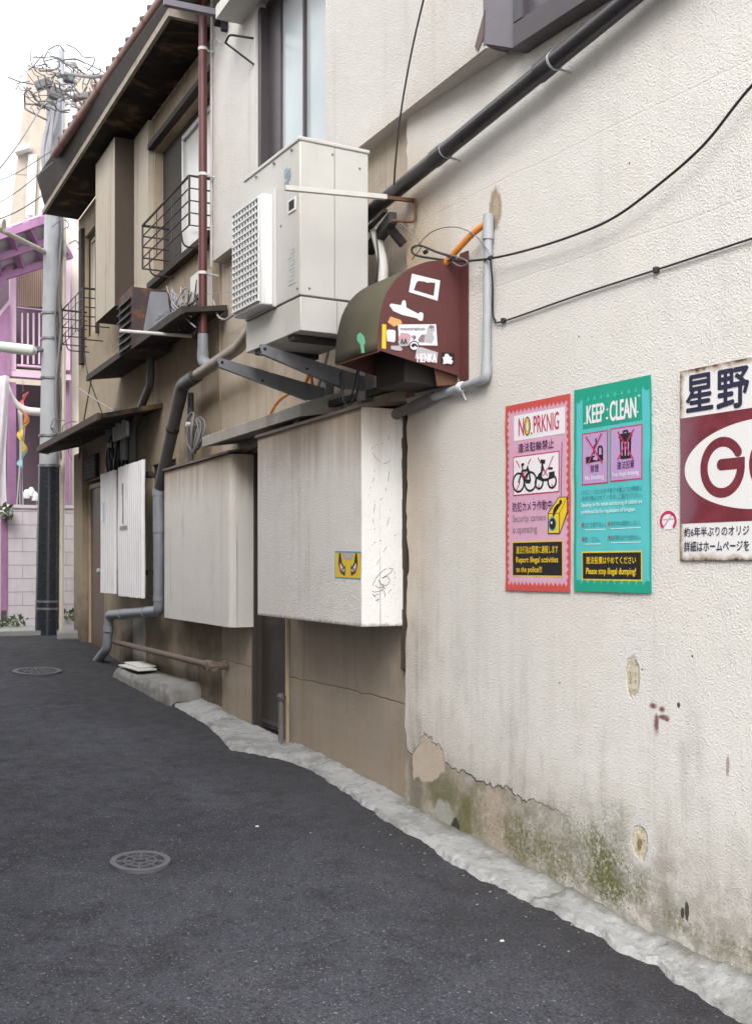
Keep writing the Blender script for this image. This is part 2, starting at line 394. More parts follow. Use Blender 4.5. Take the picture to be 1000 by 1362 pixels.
M['brown_side'] = plain('dark brown side', (.055, .04, .03), .9, dirt=.5, bump=.002)  # darker brown than the front of the box
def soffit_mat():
    n = NT('stained shaded soffit', .95, 0, .2)
    col = n.mix(n.mr(n.noise(1.6, 6, .7, dist=.6), .48, .66), (.018, .014, .011), (.135, .088, .048))  # brown stains; the shade under the eaves is put into the dark tone
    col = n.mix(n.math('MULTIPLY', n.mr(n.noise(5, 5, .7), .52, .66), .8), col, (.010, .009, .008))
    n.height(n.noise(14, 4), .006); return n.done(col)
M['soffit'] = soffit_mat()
M['fascia'] = plain('peeling fascia', (.27, .235, .19), .9, dirt=.8, ds=9, dcol=(.08, .06, .05), dsc=(1, 1, 1))
M['dark_wood'] = plain('dark timber', (.03, .023, .019), .8, var=.3, dirt=.3)
M['old_iron'] = plain('old brown iron', (.15, .115, .09), .8, var=.25, dirt=.5, rust=.4)
M['edge'] = plain('rusted canopy edge', (.05, .03, .022), .8, var=.4, vs=6, rust=.6)
M['gutter'] = plain('brown gutter', (.15, .06, .04), .55, var=.35, vs=2, dirt=.7, ds=3, dsc=(1, 1, 1), dcol=(.03, .02, .02))
M['red_pipe'] = plain('dark red pipe', (.085, .017, .020), .45, var=.15, dirt=.35, ds=7)
M['black_pipe'] = plain('black drain pipe', (.028, .026, .03), .32, var=.15, dirt=.25, dcol=(.12, .11, .1))
M['grey_pipe'] = plain('grey drain pipe', (.22, .24, .27), .5, var=.12, dirt=.55, ds=6, dcol=(.09, .075, .06))
M['old_metal'] = plain('tarnished pipe', (.26, .215, .17), .45, .2, var=.2, dirt=.6, ds=5)
M['dark_pipe'] = plain('dark grey pipe', (.07, .068, .068), .5, var=.2, dirt=.5, ds=6)
M['conduit'] = plain('grey conduit', (.36, .38, .40), .5, dirt=.25, ds=10)
M['old_conduit'] = plain('dirty conduit', (.13, .12, .11), .6, dirt=.6, ds=10)
M['orange'] = plain('orange conduit', (.66, .24, .04), .5, dirt=.3, ds=12)
M['cable'] = plain('black cable', (.014, .014, .016), .5)
M['grey_cable'] = plain('grey cable', (.15, .145, .145), .6, var=.35, vs=3)
M['white_cable'] = plain('pale cable', (.27, .27, .30), .6, var=.3)
M['ac'] = plain('cream painted steel', (.54, .53, .505), .45, var=.05, dirt=.35, dcol=(.33, .28, .21), ds=2.2)
M['ac_white'] = plain('white plastic', (.70, .70, .70), .45, var=.03, dirt=.12, dcol=(.3, .26, .2))
M['ac_dark'] = plain('dark inside', (.02, .02, .022), .8)
M['seam'] = plain('seam', (.17, .155, .14), .8)
M['steel'] = plain('galvanised steel', (.22, .23, .25), .45, .5, var=.15, dirt=.5, ds=7, rust=.25)
M['dark_steel'] = plain('black iron', (.02, .018, .018), .6, rust=.35)
M['rod'] = plain('pale rod', (.62, .60, .57), .4, dirt=.2)
M['rust'] = plain('rusty iron', (.13, .06, .035), .85, var=.35, vs=30, dirt=.5)
M['hood_top'] = plain('weathered hood top', (.065, .056, .030), .7, var=.35, vs=4, dirt=.5, ds=4, dsc=(1, 1, 1), dcol=(.045, .045, .02))
M['hood_side'] = plain('dark red painted hood', (.105, .032, .030), .55, var=.3, vs=4, dirt=.65, ds=5, dcol=(.07, .038, .032))
def kerb_mat():
    n = NT('kerb concrete', .95, 0, .3)
    col = n.mix(n.noise(5, 5, .65), (.28, .285, .285), (.42, .425, .425))
    col = n.mix(n.math('MULTIPLY', n.mr(n.noise(2.3, 6, .7), .46, .64), .65), col, (.16, .155, .14))
    col = n.mix(n.math('MULTIPLY', n.mr(n.noise(14, 5, .7), .52, .66), .4), col, (.10, .095, .085))
    col = n.mix(n.math('MULTIPLY', n.mr(n.noise(9, 5, .7), .58, .68), .7), col, (.50, .50, .49))
    x = n.xyz(); cy = n.math('ADD', x[1], n.math('MULTIPLY', n.noise(6, 4, .6), .16))
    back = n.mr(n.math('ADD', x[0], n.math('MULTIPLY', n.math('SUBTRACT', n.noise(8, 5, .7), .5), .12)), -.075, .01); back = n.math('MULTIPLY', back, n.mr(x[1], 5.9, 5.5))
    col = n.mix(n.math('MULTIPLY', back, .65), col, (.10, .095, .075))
    fr = n.math('ABSOLUTE', n.math('SUBTRACT', n.math('FRACT', n.math('MULTIPLY', cy, 1.55)), .5)); ck = n.mr(fr, .022, .0)
    ck = n.math('MULTIPLY', ck, n.mr(n.noise(3, 3), .45, .55)); col = n.mix(n.math('MULTIPLY', ck, .55), col, (.10, .095, .09)); n.height(ck, -.006)
    n.height(n.noise(20, 6, .65), .022); n.height(n.noise(90, 3), .003)
    return n.done(col)
M['concrete'] = kerb_mat()
M['step'] = plain('dirty concrete', (.22, .215, .205), .95, var=.4, vs=5, dirt=.95, ds=2.6, dsc=(1, 1, .5), dcol=(.06, .058, .05), bump=.012, bs=20)
M['cement'] = plain('cement', (.34, .32, .29), .95, var=.2, dirt=.4, bump=.003)
M['flash'] = plain('brown flashing', (.12, .085, .07), .6, dirt=.4, ds=8)
M['door'] = plain('dark brown door', (.045, .035, .03), .5, var=.15, dirt=.25, dcol=(.1, .09, .08))
M['far_door'] = plain('brown door', (.12, .08, .058), .5, var=.1)
M['frame_beige'] = plain('beige door frame', (.42, .33, .22), .7, dirt=.3)
M['bronze'] = plain('bronze window frame', (.055, .045, .05), .4, var=.1)
M['bronze_light'] = plain('grey violet sheet metal', (.115, .105, .125), .4, .3, var=.1, dirt=.3, ds=6)
M['alu'] = plain('aluminium sash', (.5, .5, .5), .4, .3)
def glass(name, c, c2, rough=.12):
    n = NT(name, rough, 0, .6); n.height(n.noise(120, 2), .0004)
    return n.done(n.mix(n.mr(n.noise(.8, 2), .3, .7), c, c2))
M['glass'] = glass('frosted glass', (.33, .39, .41), (.52, .56, .57), .2)
M['glass_dark'] = glass('dark glass', (.06, .07, .07), (.10, .11, .11), .08)
M['glass_pale'] = glass('curtained glass', (.48, .47, .44), (.58, .57, .54), .2)
M['corr'] = plain('white corrugated plastic', (.66, .65, .67), .55, var=.05, dirt=.2, dcol=(.35, .33, .30), ds=4)
M['gap_dark'] = plain('grime', (.05, .04, .03), .95)  # dark tone painted for the shade inside the corner gap
M['white_tape'] = plain('white tape', (.55, .54, .52), .7, dirt=.35, ds=14)
M['rubber'] = flat('rubber', (.03, .03, .03), .8)
M['board'] = plain('pale board', (.62, .62, .60), .7, dirt=.2)
def asphalt():
    n = NT('asphalt', .85, 0, .4)
    x = n.xyz()
    base = n.mix(n.mr(n.noise(.8, 6, .7), .34, .64), (.030, .032, .044), (.060, .063, .082))
    base = n.mix(n.math('MULTIPLY', n.mr(n.noise(3.0, 6, .7, dist=1.), .50, .66), .8), base, (.022, .021, .025)); base = n.mix(n.math('MULTIPLY', n.mr(n.noise(1.7, 6, .7, v=n.vec(n.pos, (1, .6, 1), (5, 1, 0))), .52, .68), .5), base, (.066, .066, .074))
    v = n.voro(95); g = n.math('MULTIPLY', n.mr(n.noise(55, 3, .6), .42, .66), n.mr(v.outputs['Distance'], .55, .1))
    base = n.mix(n.math('MULTIPLY', g, .75), base, (.13, .132, .155))
    sp = n.mr(n.noise(95, 2, .5), .62, .72); base = n.mix(n.math('MULTIPLY', sp, .95), base, (.26, .27, .31))
    sp2 = n.mr(n.noise(100, 2, .5, v=n.vec(n.pos, (1, 1, 1), (7, 3, 1))), .66, .74); base = n.mix(n.math('MULTIPLY', sp2, .6), base, (.12, .10, .09))
    pit = n.mr(n.noise(60, 3, .6), .50, .34); base = n.mix(n.math('MULTIPLY', pit, .8), base, (.016, .015, .018))
    # darker asphalt towards the kerb
    e = n.mr(n.math('ADD', x[0], n.math('MULTIPLY', n.noise(2.5, 5, .6), .6)), -.75, .15)
    base = n.mix(n.math('MULTIPLY', e, .55), base, (.022, .019, .018))
    n.height(n.math('MULTIPLY', v.outputs['Distance'], -1.), .009); n.height(n.noise(50, 4, .6), .012)
    return n.done(base, n.mr(n.noise(8, 4), .3, .7, .72, .95))
M['asphalt'] = asphalt()
M['pave'] = plain('pale pavement', (.30, .30, .29), .9, dirt=.3, dsc=(1, 1, 1), bump=.002)
M['pole'] = plain('pole concrete', (.34, .355, .38), .8, var=.12, dirt=.4, ds=3, bump=.001)
M['guard'] = plain('black pole guard', (.022, .027, .035), .25, dirt=0)
M['cream_pipe'] = plain('cream pipe', (.60, .56, .46), .5, dirt=.25)
M['pink'] = plain('light pink paint', (.70, .50, .64), .6, dirt=.15)
M['purple'] = plain('purple paint', (.36, .18, .33), .7, var=.25, dirt=.4)
M['batten'] = plain('tan battens', (.40, .27, .18), .7, dirt=.3)
M['lilac_dark'] = plain('lilac shade board', (.13, .09, .12), .8)
M['sheet'] = plain('pale roof sheet', (.62, .60, .64), .5)
M['block'] = plain('pale lilac block wall', (.60, .56, .60), .9, var=.06, dirt=.15, bump=.001)
M['white_wall'] = plain('cream rendered wall', (.66, .60, .54), .9, var=.05, dirt=.15)
M['beige'] = plain('beige tiles', (.40, .345, .29), .85, dirt=.2)
M['white'] = plain('white paint', (.72, .72, .72), .6, dirt=.1)
M['cloth'] = plain('pale cloth', (.62, .58, .62), .9, var=.08)
M['leaf'] = plain('leaf green', (.06, .09, .03), .7, var=.4, vs=40)
M['dark'] = flat('near black', (.012, .011, .012), .9)
M['brown_tile'] = plain('roof tile', (.10, .07, .06), .7)
def ink(name, c): M[name] = flat(name, c, .55)
ink('p_pink', (.58, .34, .46)); ink('p_red', (.52, .075, .065)); ink('p_white', (.72, .70, .74)); ink('p_black', (.012, .012, .016)); ink('p_purple', (.09, .02, .09))
ink('p_crimson', (.45, .03, .09)); ink('p_yellow', (.70, .49, .02)); ink('p_grey', (.22, .17, .19)); ink('p_teal', (.085, .45, .47)); ink('p_green', (.01, .30, .20))
ink('p_lilac', (.42, .28, .50)); ink('p_dteal', (.03, .20, .22)); ink('p_cyan', (.10, .30, .36)); ink('p_dull', (.42, .40, .42)); ink('p_orange', (.62, .33, .12)); ink('p_lgreen', (.12, .42, .25))
ink('p_blush', (.50, .30, .34)); ink('marker', (.04, .04, .045)); ink('p_ltext', (.60, .74, .76))
def enamel():
    n = NT('enamel white', .35); c = n.mix(n.noise(4, 4), (.66, .66, .66), (.72, .71, .70))
    x = n.xyz()
    e = n.math('MINIMUM', n.math('MINIMUM', n.math('SUBTRACT', 3.404, x[1]), n.math('SUBTRACT', x[2], 1.619)), n.math('SUBTRACT', 2.42, x[2]))
    e = n.math('ADD', e, n.math('MULTIPLY', n.math('SUBTRACT', n.noise(16, 6, .7), .5), .09))
    c = n.mix(n.math('MULTIPLY', n.mr(e, .035, .0), .75), c, (.30, .20, .11)); c = n.mix(n.mr(e, .012, -.008), c, (.06, .035, .025))
    return n.done(c)
M['enamel'] = enamel()
def maroon():
    n = NT('enamel maroon', .4); c = n.mix(n.mr(n.noise(14, 5, .7), .35, .7), (.13, .022, .032), (.19, .035, .05))
    x = n.xyz(); e = n.math('ADD', n.math('SUBTRACT', 3.404, x[1]), n.math('MULTIPLY', n.math('SUBTRACT', n.noise(7, 5, .7), .5), .25))
    c = n.mix(n.math('MULTIPLY', n.mr(e, .13, .0), .5), c, (.24, .15, .20)); c = n.mix(n.mr(e, -.01, -.05), c, (.07, .04, .03))
    return n.done(c)
M['maroon'] = maroon()
ink('navy', (.02, .02, .05))
# ---------------------------------------------------------------- ground
ys = [y * .25 for y in range(-48, 63)] + [16, 18, 22, 30, 45, 70, 90]
ys = [y for y in ys if y <= 15.5] + [y for y in ys if y > 15.5]
xs = [-40, -20, -12, -8, -6, -5, -4.5, -4, -3.5, -3, -2.5, -2, -1.5, -1, -.5, 0, .4, .8, 2, 8, 20, 40]
b = MB(); k = b.add([(x, y, zr(y) + (0.012 * mnoise.noise(Vector((x * .8, y * .8, 3))) if abs(x) < 5 else 0)) for y in ys for x in xs])
for i in range(len(ys) - 1):
    for j in range(len(xs) - 1): b.face((k + i * len(xs) + j, k + i * len(xs) + j + 1, k + (i + 1) * len(xs) + j + 1, k + (i + 1) * len(xs) + j))
struct(b.build('road', M['asphalt']))
b = MB()
q = [FD.P(-12, -1.75, 0), FD.P(9, -1.75, 0), FD.P(9, 1.2, 0), FD.P(-12, 1.2, 0)]
b.prism([Vector((p.x, p.y, .56)) for p in q], (0, 0, .14)); struct(b.build('pavement', M['pave']))

KP = [((1000, 1300), (985, 1361)), ((930, 1270), (902, 1313)), ((895, 1254), (872, 1290)), ((837, 1231), (818, 1266)), ((780, 1196), (762, 1230)), ((716, 1164), (697, 1197)), ((652, 1133), (630, 1166)),
      ((612, 1114), (590, 1143)), ((562, 1083), (541, 1111)), ((527, 1067), (510, 1092)), ((500, 1042), (480, 1072)), ((464, 1022), (446, 1047)), ((431, 1004), (414, 1026)), ((395, 988), (377, 1012)),
      ((378, 992), (352, 1006)), ((327, 968), (308, 1000)), ((292, 938), (275, 966)), ((250, 923), (228, 938))]
inner = [Vector((.03, .4, -.26)), Vector((.03, 2, -.10))] + [FA.at(*p, 0) + Vector((.03, 0, 0)) if p[0] > 540 else FB.at(*p, -.045) for p, q in KP] + [FB.P(4.6, -.05, .40)]
outer = [Vector((-.27, .4, zr(.4))), Vector((-.24, 2, zr(2)))] + [road_at(*q) for p, q in KP] + [FB.P(4.6, .2, zr(10.2))]
def lerp_path(P, t):
    x = t * (len(P) - 1); i = min(int(x), len(P) - 2); return P[i].lerp(P[i + 1], x - i)
def kerb(i, j):
    a, c = lerp_path(inner, i), lerp_path(outer, i)
    p = a.lerp(c, j); nz = mnoise.noise(p * 5) * .5 + mnoise.noise(p * 14) * .6 + mnoise.noise(p * 34) * .45
    e = .035 * (1 - abs(2 * j - 1) ** 4)
    p.z += e * (1 - j) * .9 + (nz * .020 if 0 < j < 1 else 0)
    if j < .93: p.z = max(p.z, zr(p.y) + .022 + nz * .01)
    if j > .97: p.z -= .02
    elif j > .80: p.z = max(p.z, lerp_path(outer, i).z + .026 + nz * .014)
    if j > .75: p += (c - a).normalized() * (mnoise.noise(Vector((p.x * 6, p.y * 6, 9))) * .04 + mnoise.noise(Vector((p.x * 19, p.y * 19, 2))) * .035)
    return p
b = MB(); b.grid(kerb, 420, 9); struct(b.build('kerb_strip', M['concrete'], smooth=50))
chips = MB()
for _ in range(110):
    t = random.random() ** .8 * 260 + 520; px = t + random.uniform(-60, 40); py = 1070 + (t - 520) * .56 + random.uniform(8, 60)
    if random.random() < .25: px, py = random.uniform(20, 800), random.uniform(960, 1355)
    p = road_at(px, py); r = random.uniform(.002, .006); a = random.random() * 6
    ring = [p + Vector((math.cos(a + q * 1.26) * r * random.uniform(.6, 1.3), math.sin(a + q * 1.26) * r * random.uniform(.5, 1.1), .004)) for q in range(5)]
    chips.prism(ring, (0, 0, r * .6))
o = chips.build('plaster_chips', M['concrete']); tag(o, 'loose white plaster chips scattered on the asphalt along the kerb', 'debris', kind='stuff')
for (px, py, lab) in ((667, 1254, 'small white paper scrap on the asphalt in the foreground'), (342, 1101, 'pale flat cigarette end on the asphalt in the middle of the alley')):
    p = road_at(px, py); b = MB(); b.prism([p + Vector(q) for q in ((-.010, -.004, .006), (.008, -.007, .006), (.010, .004, .008), (-.006, .006, .007))], (0, 0, .004))
    tag(b.build('paper_scrap', M['board']), lab, 'litter')

def manhole(px, py, r, label, arm):
    c = road_at(px, py); c.z += .012
    e = .3; slope = (zr(c.y + e) - zr(c.y - e)) / (2 * e)
    P = lambda x, y, z: c + Vector((x, y, z + slope * y))
    t = thing('manhole_cover', label, 'manhole cover', c)
    circ = lambda rr, z, n=40: [P(math.cos(2 * math.pi * i / n) * rr, math.sin(2 * math.pi * i / n) * rr, z) for i in range(n)]
    def ring(b, r0, r1, z0, z1, n=40):
        A = [circ(r0, z0), circ(r0, z1), circ(r1, z1), circ(r1, z0)]; ks = [b.add(q) for q in A]
        for q in range(4):
            for i in range(n): b.face((ks[q] + i, ks[q] + (i + 1) % n, ks[(q + 1) % 4] + (i + 1) % n, ks[(q + 1) % 4] + i))
    b = MB(); ring(b, r * .80, r, -.02, .006); b.build('rim', M['rim'], t)
    b = MB(); b.prism(circ(r * .795, -.02), (0, 0, .018)); b.build('lid', M['lid'], t)
    b = MB(); ring(b, r * .5, r * .56, -.002, .006); ring(b, r * .2, r * .26, -.002, .006)
    for i in range(arm):
        a = 2 * math.pi * i / arm + .4; d = Vector((math.cos(a), math.sin(a), 0)); n = Vector((-d.y, d.x, 0)) * r * .035
        q = [d * r * .28 - n, d * r * .48 - n, d * r * .48 + n, d * r * .28 + n]; b.prism([P(v.x, v.y, -.002) for v in q], (0, 0, .008))
        q = [d * r * .58 - n, d * r * .78 - n, d * r * .78 + n, d * r * .58 + n]; b.prism([P(v.x, v.y, -.002) for v in q], (0, 0, .008))
    b.build('pattern', M['rim'], t); return t
M['rim'] = plain('worn iron', (.13, .13, .145), .5, .3, dirt=.3)
M['lid'] = plain('iron lid', (.035, .035, .04), .6, .2, dirt=.3)
manhole(187, 1149, .145, 'small round iron valve cover with ribbed pattern in the near asphalt', 8)
manhole(50, 894, .26, 'faint round manhole cover flush in the asphalt far up the alley', 12)

# ---------------------------------------------------------------- the near stuccoed house
house = thing('stucco_house', 'cream stuccoed house with jutting upper floor, posters on its near wall', 'house', (1.2, 4.5, 0))
rnd = random.Random(3)
left = []
z = -.6
while z < 4.3:
    left.append(FA.P(5.614 - .010 - .022 * rnd.random() + (.022 if z < 1.2 else 0) - (.018 if 1.55 < z < 1.75 or .45 < z < .6 else 0), 0, z)); z += rnd.uniform(.03, .08)
outl = [FA.P(-6, 0, -1.4), *left, FA.P(5.615, 0, 8.0), FA.P(-6, 0, 8.0)]
b = MB(); b.prism(outl, (.30, 0, 0)); b.build('wall', M['wall_a'], house, recalc=True)
b = MB()                                                    # dark jagged strip, shade in the cracked corner gap as colour
for i in range(26):
    z = .95 + i * .06; ww = .022 + .012 * rnd.random() if 1.5 < z < 2.3 or z < 1.3 else .012
    b.prism([FB.P(-.005, -.03, z), FB.P(.028 + ww * .4 * rnd.random(), -.03, z + .01), FB.P(.022 + .01 * rnd.random(), -.005 + ww * .4, z + .03), FB.P(-.004, -.004, z + .03)], (0, 0, .058))
b.build('corner_gap_dark', M['gap_dark'], house)
b = MB(); wall_slab(b, FB, 0, 3.50, -.2, 4.25, -.035, .25, [(1.93, 2.73, -.2, 2.52)]); b.build('wall', M['wall_b'], house)
# box panels
def panel_box(px0, px1, v, zt, zb, name, near_r, far_u=None):
    u0 = FB.uz(px1, 700, v)[0]; u1 = FB.uz(px0, 700, v)[0]
    pts = []
    r = near_r
    for i in range(6): a = math.pi / 2 * i / 5; pts.append((u0 + r - r * math.cos(a), v - r + r * math.sin(a)))
    pts += [(u1, v), (u1, -.04), (u0, -.04)]
    b = MB(); n = len(pts); k = b.add([FB.P(u, w_, zb) for u, w_ in pts]); b.add([FB.P(u, w_, zt) for u, w_ in pts])
    for i in range(n):
        u_, v_ = pts[i]; b.i = 1 if (i == n - 1 and name == 'lit') or (name == 'lit' and i < 3) else 0
        b.face((k + i, k + (i + 1) % n, k + n + (i + 1) % n, k + n + i))
    b.i = 0; b.face(range(k + n - 1, k - 1, -1)); b.face(range(k + n, k + 2 * n))
    return b, u0, u1
b, p2a, p2b = panel_box(343, 481, .27, 2.53, 1.24, 'lit', .012)
box2 = b.build('shutter_box', [M['panel'], M['panel_side']], house, smooth=40)
b = MB(); b.prism([FB.P(p2a - .01, -.03, 2.56), FB.P(p2a - .01, .285, 2.525), FB.P(p2a - .01, .285, 2.545), FB.P(p2a - .01, -.03, 2.58)], FB.u * (p2b - p2a + .03)); b.build('flashing', M['flash'], box2)
b, p1a, p1b = panel_box(219, 306, .17, 2.50, 1.10, 'old', .06)
box1 = b.build('shutter_box', [M['panel']], house, smooth=60)
b = MB(); b.prism([FB.P(p1a - .02, -.03, 2.54), FB.P(p1a - .02, .19, 2.503), FB.P(p1a - .02, .19, 2.523), FB.P(p1a - .02, -.03, 2.56)], FB.u * (p1b - p1a + .05)); b.build('flashing', M['flash'], box1)
# door between the boxes
b = MB()
b.box(FB, 2.675, 2.726, -.0599, -.030, .2, 2.515)
for u0, u1, z0, z1 in ((1.935, 1.985, .2, 2.515), (2.675, 2.725, .2, 2.515), (1.985, 2.675, 2.46, 2.515), (1.985, 2.675, .2, .245)): b.box(FB, u0, u1, -.14, -.06, z0, z1)
dfr = b.build('door_frame', M['door'], house, bevel=.004)
b = MB(); b.box(FB, 1.985, 2.675, -.125, -.10, .245, 2.46)
door = b.build('door', M['door'], house)
b = MB(); b.box(FB, 2.03, 2.63, -.10, -.088, .33, .36); b.box(FB, 2.03, 2.63, -.10, -.088, .30, .31); b.split('kick_rail', M['bronze'], door)
b = MB(); b.box(FB, 1.905, 1.93, -.03, -.008, .26, 1.24); b.build('door_trim', M['frame_beige'], house)
b = MB(); b.prism([FB.P(.95, -.03, 2.63), FB.P(.95, .27, 2.585), FB.P(.95, .27, 2.67), FB.P(.95, -.03, 2.77)], FB.u * 2.15)
led = b.build('door_canopy', M['cement'], house, bevel=.004)
b = MB(); b.bar(FB.P(2.75, .05, 2.535), FB.P(1.55, .10, 2.56), .03, .05); b.build('lintel_strip', M['flash'], house)

# upper floor, jutting out
UV = .062
u_near = FB.uz(646, 65, UV)[0]; UZ = 4.245
wu0, wu1, wz0, wz1 = 1.02, FB.uz(340, 200, UV)[0], 4.40, 6.02
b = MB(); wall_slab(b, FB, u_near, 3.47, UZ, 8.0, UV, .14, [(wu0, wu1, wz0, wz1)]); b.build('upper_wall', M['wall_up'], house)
b = MB()
b.box(FB, wu0, wu1, UV - .125, UV - .10, wz0, wz0 + .06); b.box(FB, wu0, wu1, UV - .125, UV - .085, wz1 - .06, wz1)
b.box(FB, wu1 - .06, wu1, UV - .125, UV - .02, wz0 + .06, wz1 - .06); b.box(FB, wu1 - .30, wu1 - .06, UV - .125, UV - .09, wz0 + .06, wz1 - .06)
win = b.build('window', M['bronze'], house, bevel=.003)
mid = FB.uz(404, 100, UV - .09)[0]
b = MB(); b.box(FB, wu0, wu1 - .30, UV - .122, UV - .112, wz0 + .06, wz1 - .06); b.build('pane', M['glass'], win)
b = MB(); b.box(FB, mid - .012, mid + .012, UV - .111, UV - .085, wz0 + .06, wz1 - .06); b.build('mullion', M['bronze'], win)
b = MB(); b.prism([FB.P(u, v, 5.98) for u, v in ((wu1 + .32, UV), (wu1 + .32, UV + .22), (.6, UV + .22), (.6, UV))], (0, 0, .10)); b.build('window_hood', M['wall_up'], house)
# cheek of the overhang: sheet metal
pc = FB.P(u_near, UV, 0); b = MB()
b.prism([Vector((pc.x - .004, pc.y - .006, 4.262)), Vector((0.0, pc.y - .20, 4.18)), Vector((0.0, pc.y - .20, 7.9)), Vector((pc.x - .004, pc.y - .006, 7.9))], (.004, .03, 0))
b.build('cheek_cladding', M['bronze_light'], house)
b = MB(); b.prism([FB.P(u_near + .07, UV + .002, 4.255), FB.P(u_near + .02, UV + .002, 4.30), FB.P(u_near + .005, UV + .002, 4.44), FB.P(u_near + .10, UV + .002, 4.29)], FB.v * .004); b.build('broken_edge', M['flash'], house)
# window in the near wall at the top of the picture
b = MB()
for y0, y1, z0, z1 in ((2.2, 4.44, 4.18, 4.30), (4.36, 4.44, 4.302, 5.6), (2.2, 4.36, 5.52, 5.60), (3.3, 3.36, 4.302, 5.52)): b.box(FA, y0, y1, .002, .10, z0, z1)
w2 = b.build('window', M['bronze'], house, bevel=.004)
b = MB(); b.box(FA, 2.2, 3.299, .02, .035, 4.303, 5.519); b.box(FA, 3.361, 4.359, .02, .035, 4.303, 5.519); b.build('pane', M['glass'], w2)
b = MB(); b.box(FA, 3.40, 4.36, .036, .06, 4.303, 4.36); b.box(FA, 4.31, 4.36, .036, .06, 4.361, 5.5); b.build('sash', M['bronze_light'], w2)
b = MB(); b.prism([Vector((.3, -6, 8.0)), Vector((-.35, -6, 8.0)), Vector((-.4, 5, 8.0)), FB.P(3.45, .4, 8.0), FB.P(3.45, -3, 8.0)], (0, 0, .2)); b.build('roof', M['brown_tile'], house)
b = MB(); b.prism([Vector((.31, -5.9, -.5)), Vector((.31, 5.5, -.5)), Vector((.6, 9.0, -.5)), Vector((5, 9.0, -.5)), Vector((5, -5.9, -.5))], (0, 0, 8.45)); b.build('core', M['wall_b'], house)

# ---------------------------------------------------------------- the far timber-eaved house
far = thing('eaved_house', 'old brown house with deep dark eaves, balcony rails and a closed door', 'house', FB.P(6.5, -1.5, .4))
b = MB()
wA = (3.68, 5.66, 4.60, 5.95); wB = (8.38, 9.17, 4.60, 5.98); wC = (4.88, 5.75, 1.32, 2.66); dA = (7.98, 9.02, .2, 2.70)
wall_slab(b, FB, 3.52, 9.59, 0, 6.32, -.02, .25, [wA, wB, wC, dA]); b.build('wall', M['far_wall'], far)
b = MB(); b.box(FB, 3.55, 9.56, -5, -.42, 0, 6.34); b.build('core', M['far_wall'], far)
def sash_window(h, name, panes, fmat, pmat, rec=.12, dark_u=0.):
    u0, u1, z0, z1 = h; b = MB(); v0, v1 = -.02 - rec - .03, -.02 - rec + .03
    for a in ((u0, u1, z0, z0 + .05), (u0, u1, z1 - .05, z1), (u0, u0 + .04, z0 + .05, z1 - .05), (u1 - .04 - dark_u, u1, z0 + .05, z1 - .05)): b.box(FB, a[0], a[1], v0, v1, a[2], a[3])
    wn = b.build(name, M['dark_wood'], far, bevel=.003)
    s = MB(); g = MB(); a0, a1 = u0 + .041, u1 - .041 - dark_u; w_ = (a1 - a0) / panes
    for i in range(panes):
        p, q = a0 + i * w_ + .002, a0 + (i + 1) * w_ - .002; e = .035
        for c in ((p, q, z0 + .051, z0 + .10), (p, q, z1 - .10, z1 - .051), (p, p + e, z0 + .101, z1 - .101), (q - e, q, z0 + .101, z1 - .101)): s.box(FB, c[0], c[1], v0 + .01, v1 - .015 + .012 * (i % 2), c[2], c[3])
        g.box(FB, p + e + .001, q - e - .001, v0 + .015, v0 + .025, z0 + .102, z1 - .102)
    s.build('sash', fmat, wn, bevel=.003); g.build('pane', pmat, wn); return wn
sash_window(wA, 'window', 2, M['alu'], M['glass_pale'], dark_u=.62)
sash_window(wB, 'window', 1, M['frame_beige'], M['glass_pale'], .08)
sash_window(wC, 'window', 1, M['alu'], M['glass_dark'], .05)
b = MB(); b.box(FB, 9.18, 9.35, -.019, .03, 4.3, 6.1); b.box(FB, 8.3, 8.375, -.019, .02, 4.55, 6.05); b.split('window_post', M['dark_wood'], far)
b = MB(); b.box(FB, 3.60, 5.70, -.018, .06, 4.50, 4.565); b.box(FB, 3.60, 5.70, -.018, .05, 5.97, 6.03); b.split('window_sill', M['dark_wood'], far, bevel=.004)
# shutter box
b = MB(); tz0 = 4.44; b.i = 0; u0, u1 = 6.31, 7.27
pts = [(u0, -.02), (u0, .25), (u1, .25), (u1, -.02)]; k = b.add([FB.P(u, v, tz0) for u, v in pts]); b.add([FB.P(u, v, 6.29) for u, v in pts])
for i in range(4): b.i = 0 if i == 1 else 1; b.face((k + i, k + (i + 1) % 4, k + 4 + (i + 1) % 4, k + 4 + i))
b.face((k + 3, k + 2, k + 1, k)); b.face((k + 4, k + 5, k + 6, k + 7)); b.build('shutter_box', [M['far_panel'], M['brown_side']], far)
b = MB(); b.box(FB, 5.70, 6.30, -.018, .04, 4.30, 6.29); b.build('wall_strip', M['far_panel'], far)
# eaves
vf, zs_ = FB.vz(230, 20, 3.50); f0 = FB.P(3.50, vf, zs_)
kf = (zs_ - CZ) / ray(60, 285).z; f1 = at_depth(60, 285, kf)
s0 = FB.P(3.50, -.02, zs_); s1 = FB.P(9.62, -.02, zs_)
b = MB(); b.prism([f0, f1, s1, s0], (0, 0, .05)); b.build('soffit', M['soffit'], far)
d_ = (f1 - f0).normalized(); nv = Vector((-d_.y, d_.x, 0)); nv = nv if nv.dot(FB.v) > 0 else -nv
b = MB(); b.prism([f0 - Vector((0, 0, .01)), f0 + nv * .035 - Vector((0, 0, .01)), f0 + nv * .035 + Vector((0, 0, .055)), f0 + Vector((0, 0, .055))], f1 - f0); 
e_ = (s0 - f0).normalized(); b.prism([f0 - Vector((0, 0, .012)) + nv * .03, f0 + d_ * .045 - Vector((0, 0, .012)), s0 + d_ * .045 - Vector((0, 0, .012)), s0 - Vector((0, 0, .012))], (0, 0, .075)); b.split('fascia', M['fascia'], far)
